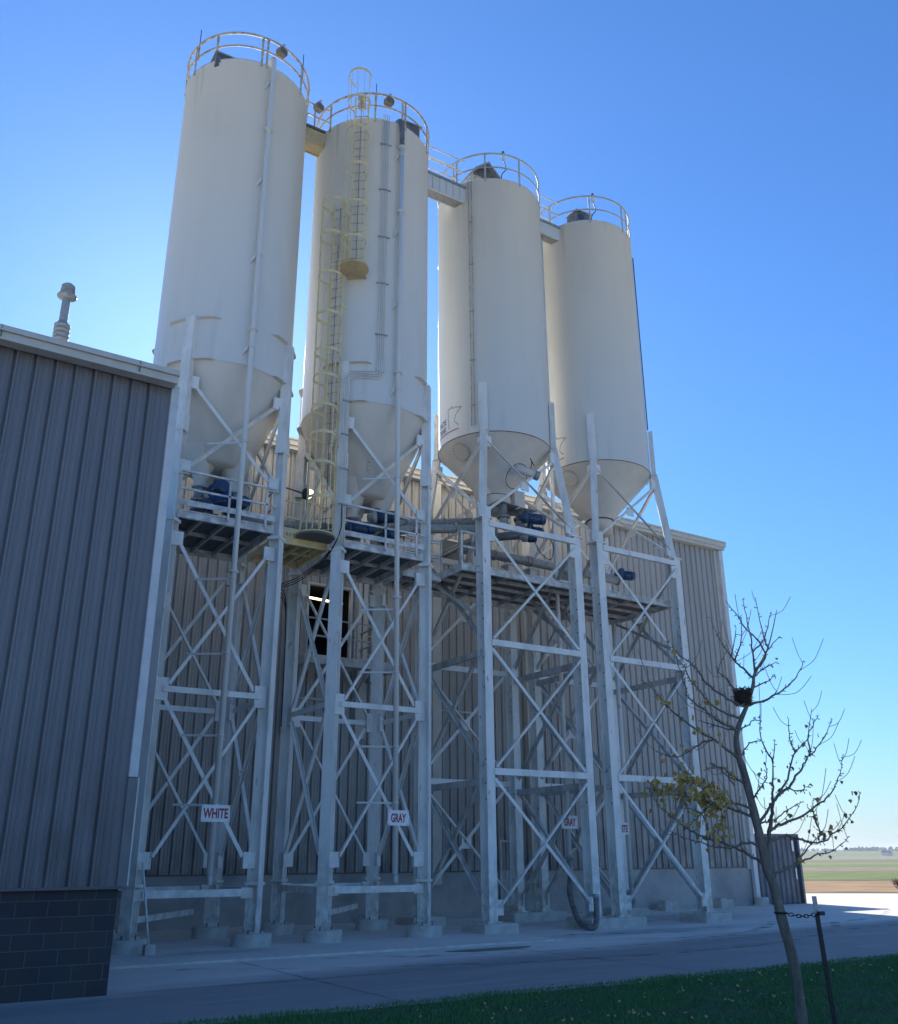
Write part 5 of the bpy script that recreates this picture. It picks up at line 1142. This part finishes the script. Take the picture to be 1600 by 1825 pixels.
along(BR[13], .3, .9, 8, .05); along(BR[15], .2, .8, 14, .06); along(BR[17], .3, .9, 10, .06); along(BR[37], .3, .95, 14, .06); along(BR[23], .2, .7, 10, .07); along(BR[30], .2, 1, 10, .06); along(BR[40], .5, 1, 12, .06)

for i_, b in enumerate(BR): along(b, .2, .95, (3 if min(p[2] for p in b) < 2.6 else (1 if i_ % 3 == 0 else 0)), .05)
for e_ in ends:
    if rr.random() < .2 and e_.z < 2.8: leafat(e_, rr.uniform(.028, .045))
lf.build('leaves', M['leaf'], tr)
# nest
ns = thing('bird_nest', (9.0, 7.54, 3.5), 'dark ragged bird nest lodged on the trunk of the young tree', 'nest')
mb = MB()
mb.lathe((8.995, 7.55), [(0, 3.52), (.05, 3.52), (.075, 3.56), (.08, 3.64), (.07, 3.66), (.04, 3.65), (0, 3.64)], 14)
for i in range(700):
    a_ = rr.uniform(0, 6.28); z = rr.uniform(3.49, 3.68); q = .084+rr.gauss(0, .010); c_ = Vector((8.995+q*math.cos(a_), 7.55+q*math.sin(a_), z))
    d = Vector((-math.sin(a_)+rr.gauss(0, .5), math.cos(a_)+rr.gauss(0, .5), rr.gauss(0, .5))).normalized()*rr.uniform(.015, .05); mb.bar(c_-d, c_+d, .004)
mb.build('twig_cup', M['nest'], ns)
# stake and tie
st = thing('fence_post', (9.22, 7.05, 0), 'dark studded steel post with a bare tip standing beside the tree', 'post')
mb = MB(); b0 = Vector((9.235, 7.03, .0)); b1_ = Vector((9.195, 7.06, 1.38)); dd = b1_-b0
kn = .87; mid = b0+dd*kn
def tee(a_, b_): 
    mb = MB(); mb.bar(a_, b_, .05, .008, (1, -.6, 0)); mb.bar(a_+Vector((.01, .016, 0)), b_+Vector((.01, .016, 0)), .008, .04, (1, -.6, 0)); return mb
m1 = tee(b0, mid)
for i in range(24): c_ = b0+dd*(.03+i*.0325); m1.bar(c_+Vector((-.006, -.008, -.008)), c_+Vector((-.006, -.008, .008)), .012, .012, (1, -.6, 0))
m1.build('post_shaft', M['post'], st)
tee(mid, b1_).build('bare_tip', M['galv'], st)
ch = thing('tie_chain', (9.15, 7.2, 1.22), 'dark chain tying the young tree trunk to the steel post', 'chain')
A_ = Vector((9.117, 7.405, 1.20)); B_ = Vector((9.21, 7.03, 1.21))
mb = MB()
for i in range(9):
    c_ = A_.lerp(B_, (i+.5)/9)-Vector((0, 0, .03*math.sin(math.pi*(i+.5)/9))); d = (B_-A_).normalized(); u = Vector((0, 0, 1)) if i % 2 else d.cross(Vector((0, 0, 1)))
    mb.tube([c_+d*.030*math.cos(k*math.pi/6)+u*.016*math.sin(k*math.pi/6) for k in range(13)], .0055, 5, False)
mb.build('links', M['black'], ch)
mb = MB(); mb.tube([Vector((9.117, 7.465, 1.20))+Vector((math.cos(k*math.pi/10), math.sin(k*math.pi/10), 0))*.062 for k in range(21)], .012, 6, False); mb.build('trunk_collar', M['black'], ch)
mb = MB(); mb.bar(B_+Vector((-.03, -.01, 0)), B_+Vector((.05, -.02, 0)), .04, .03, (0, 0, 1)); mb.build('clip', M['black'], ch)

# thin air between the yard and the horizon
hm = bpy.data.materials.new('air_haze'); hm.use_nodes = True; n_ = hm.node_tree.nodes; n_.remove(n_['Principled BSDF'])
pv = n_.new('ShaderNodeVolumePrincipled'); pv.inputs['Color'].default_value = (.80, .88, 1.0, 1); pv.inputs['Density'].default_value = .00025; pv.inputs['Anisotropy'].default_value = .2
hm.node_tree.links.new(pv.outputs[0], n_['Material Output'].inputs['Volume'])
MB().box(-3700, 3700, -2500, 4900, -8, 34).build('haze', hm, kind='stuff', label='thin pale air haze that softens the far fields', category='haze')
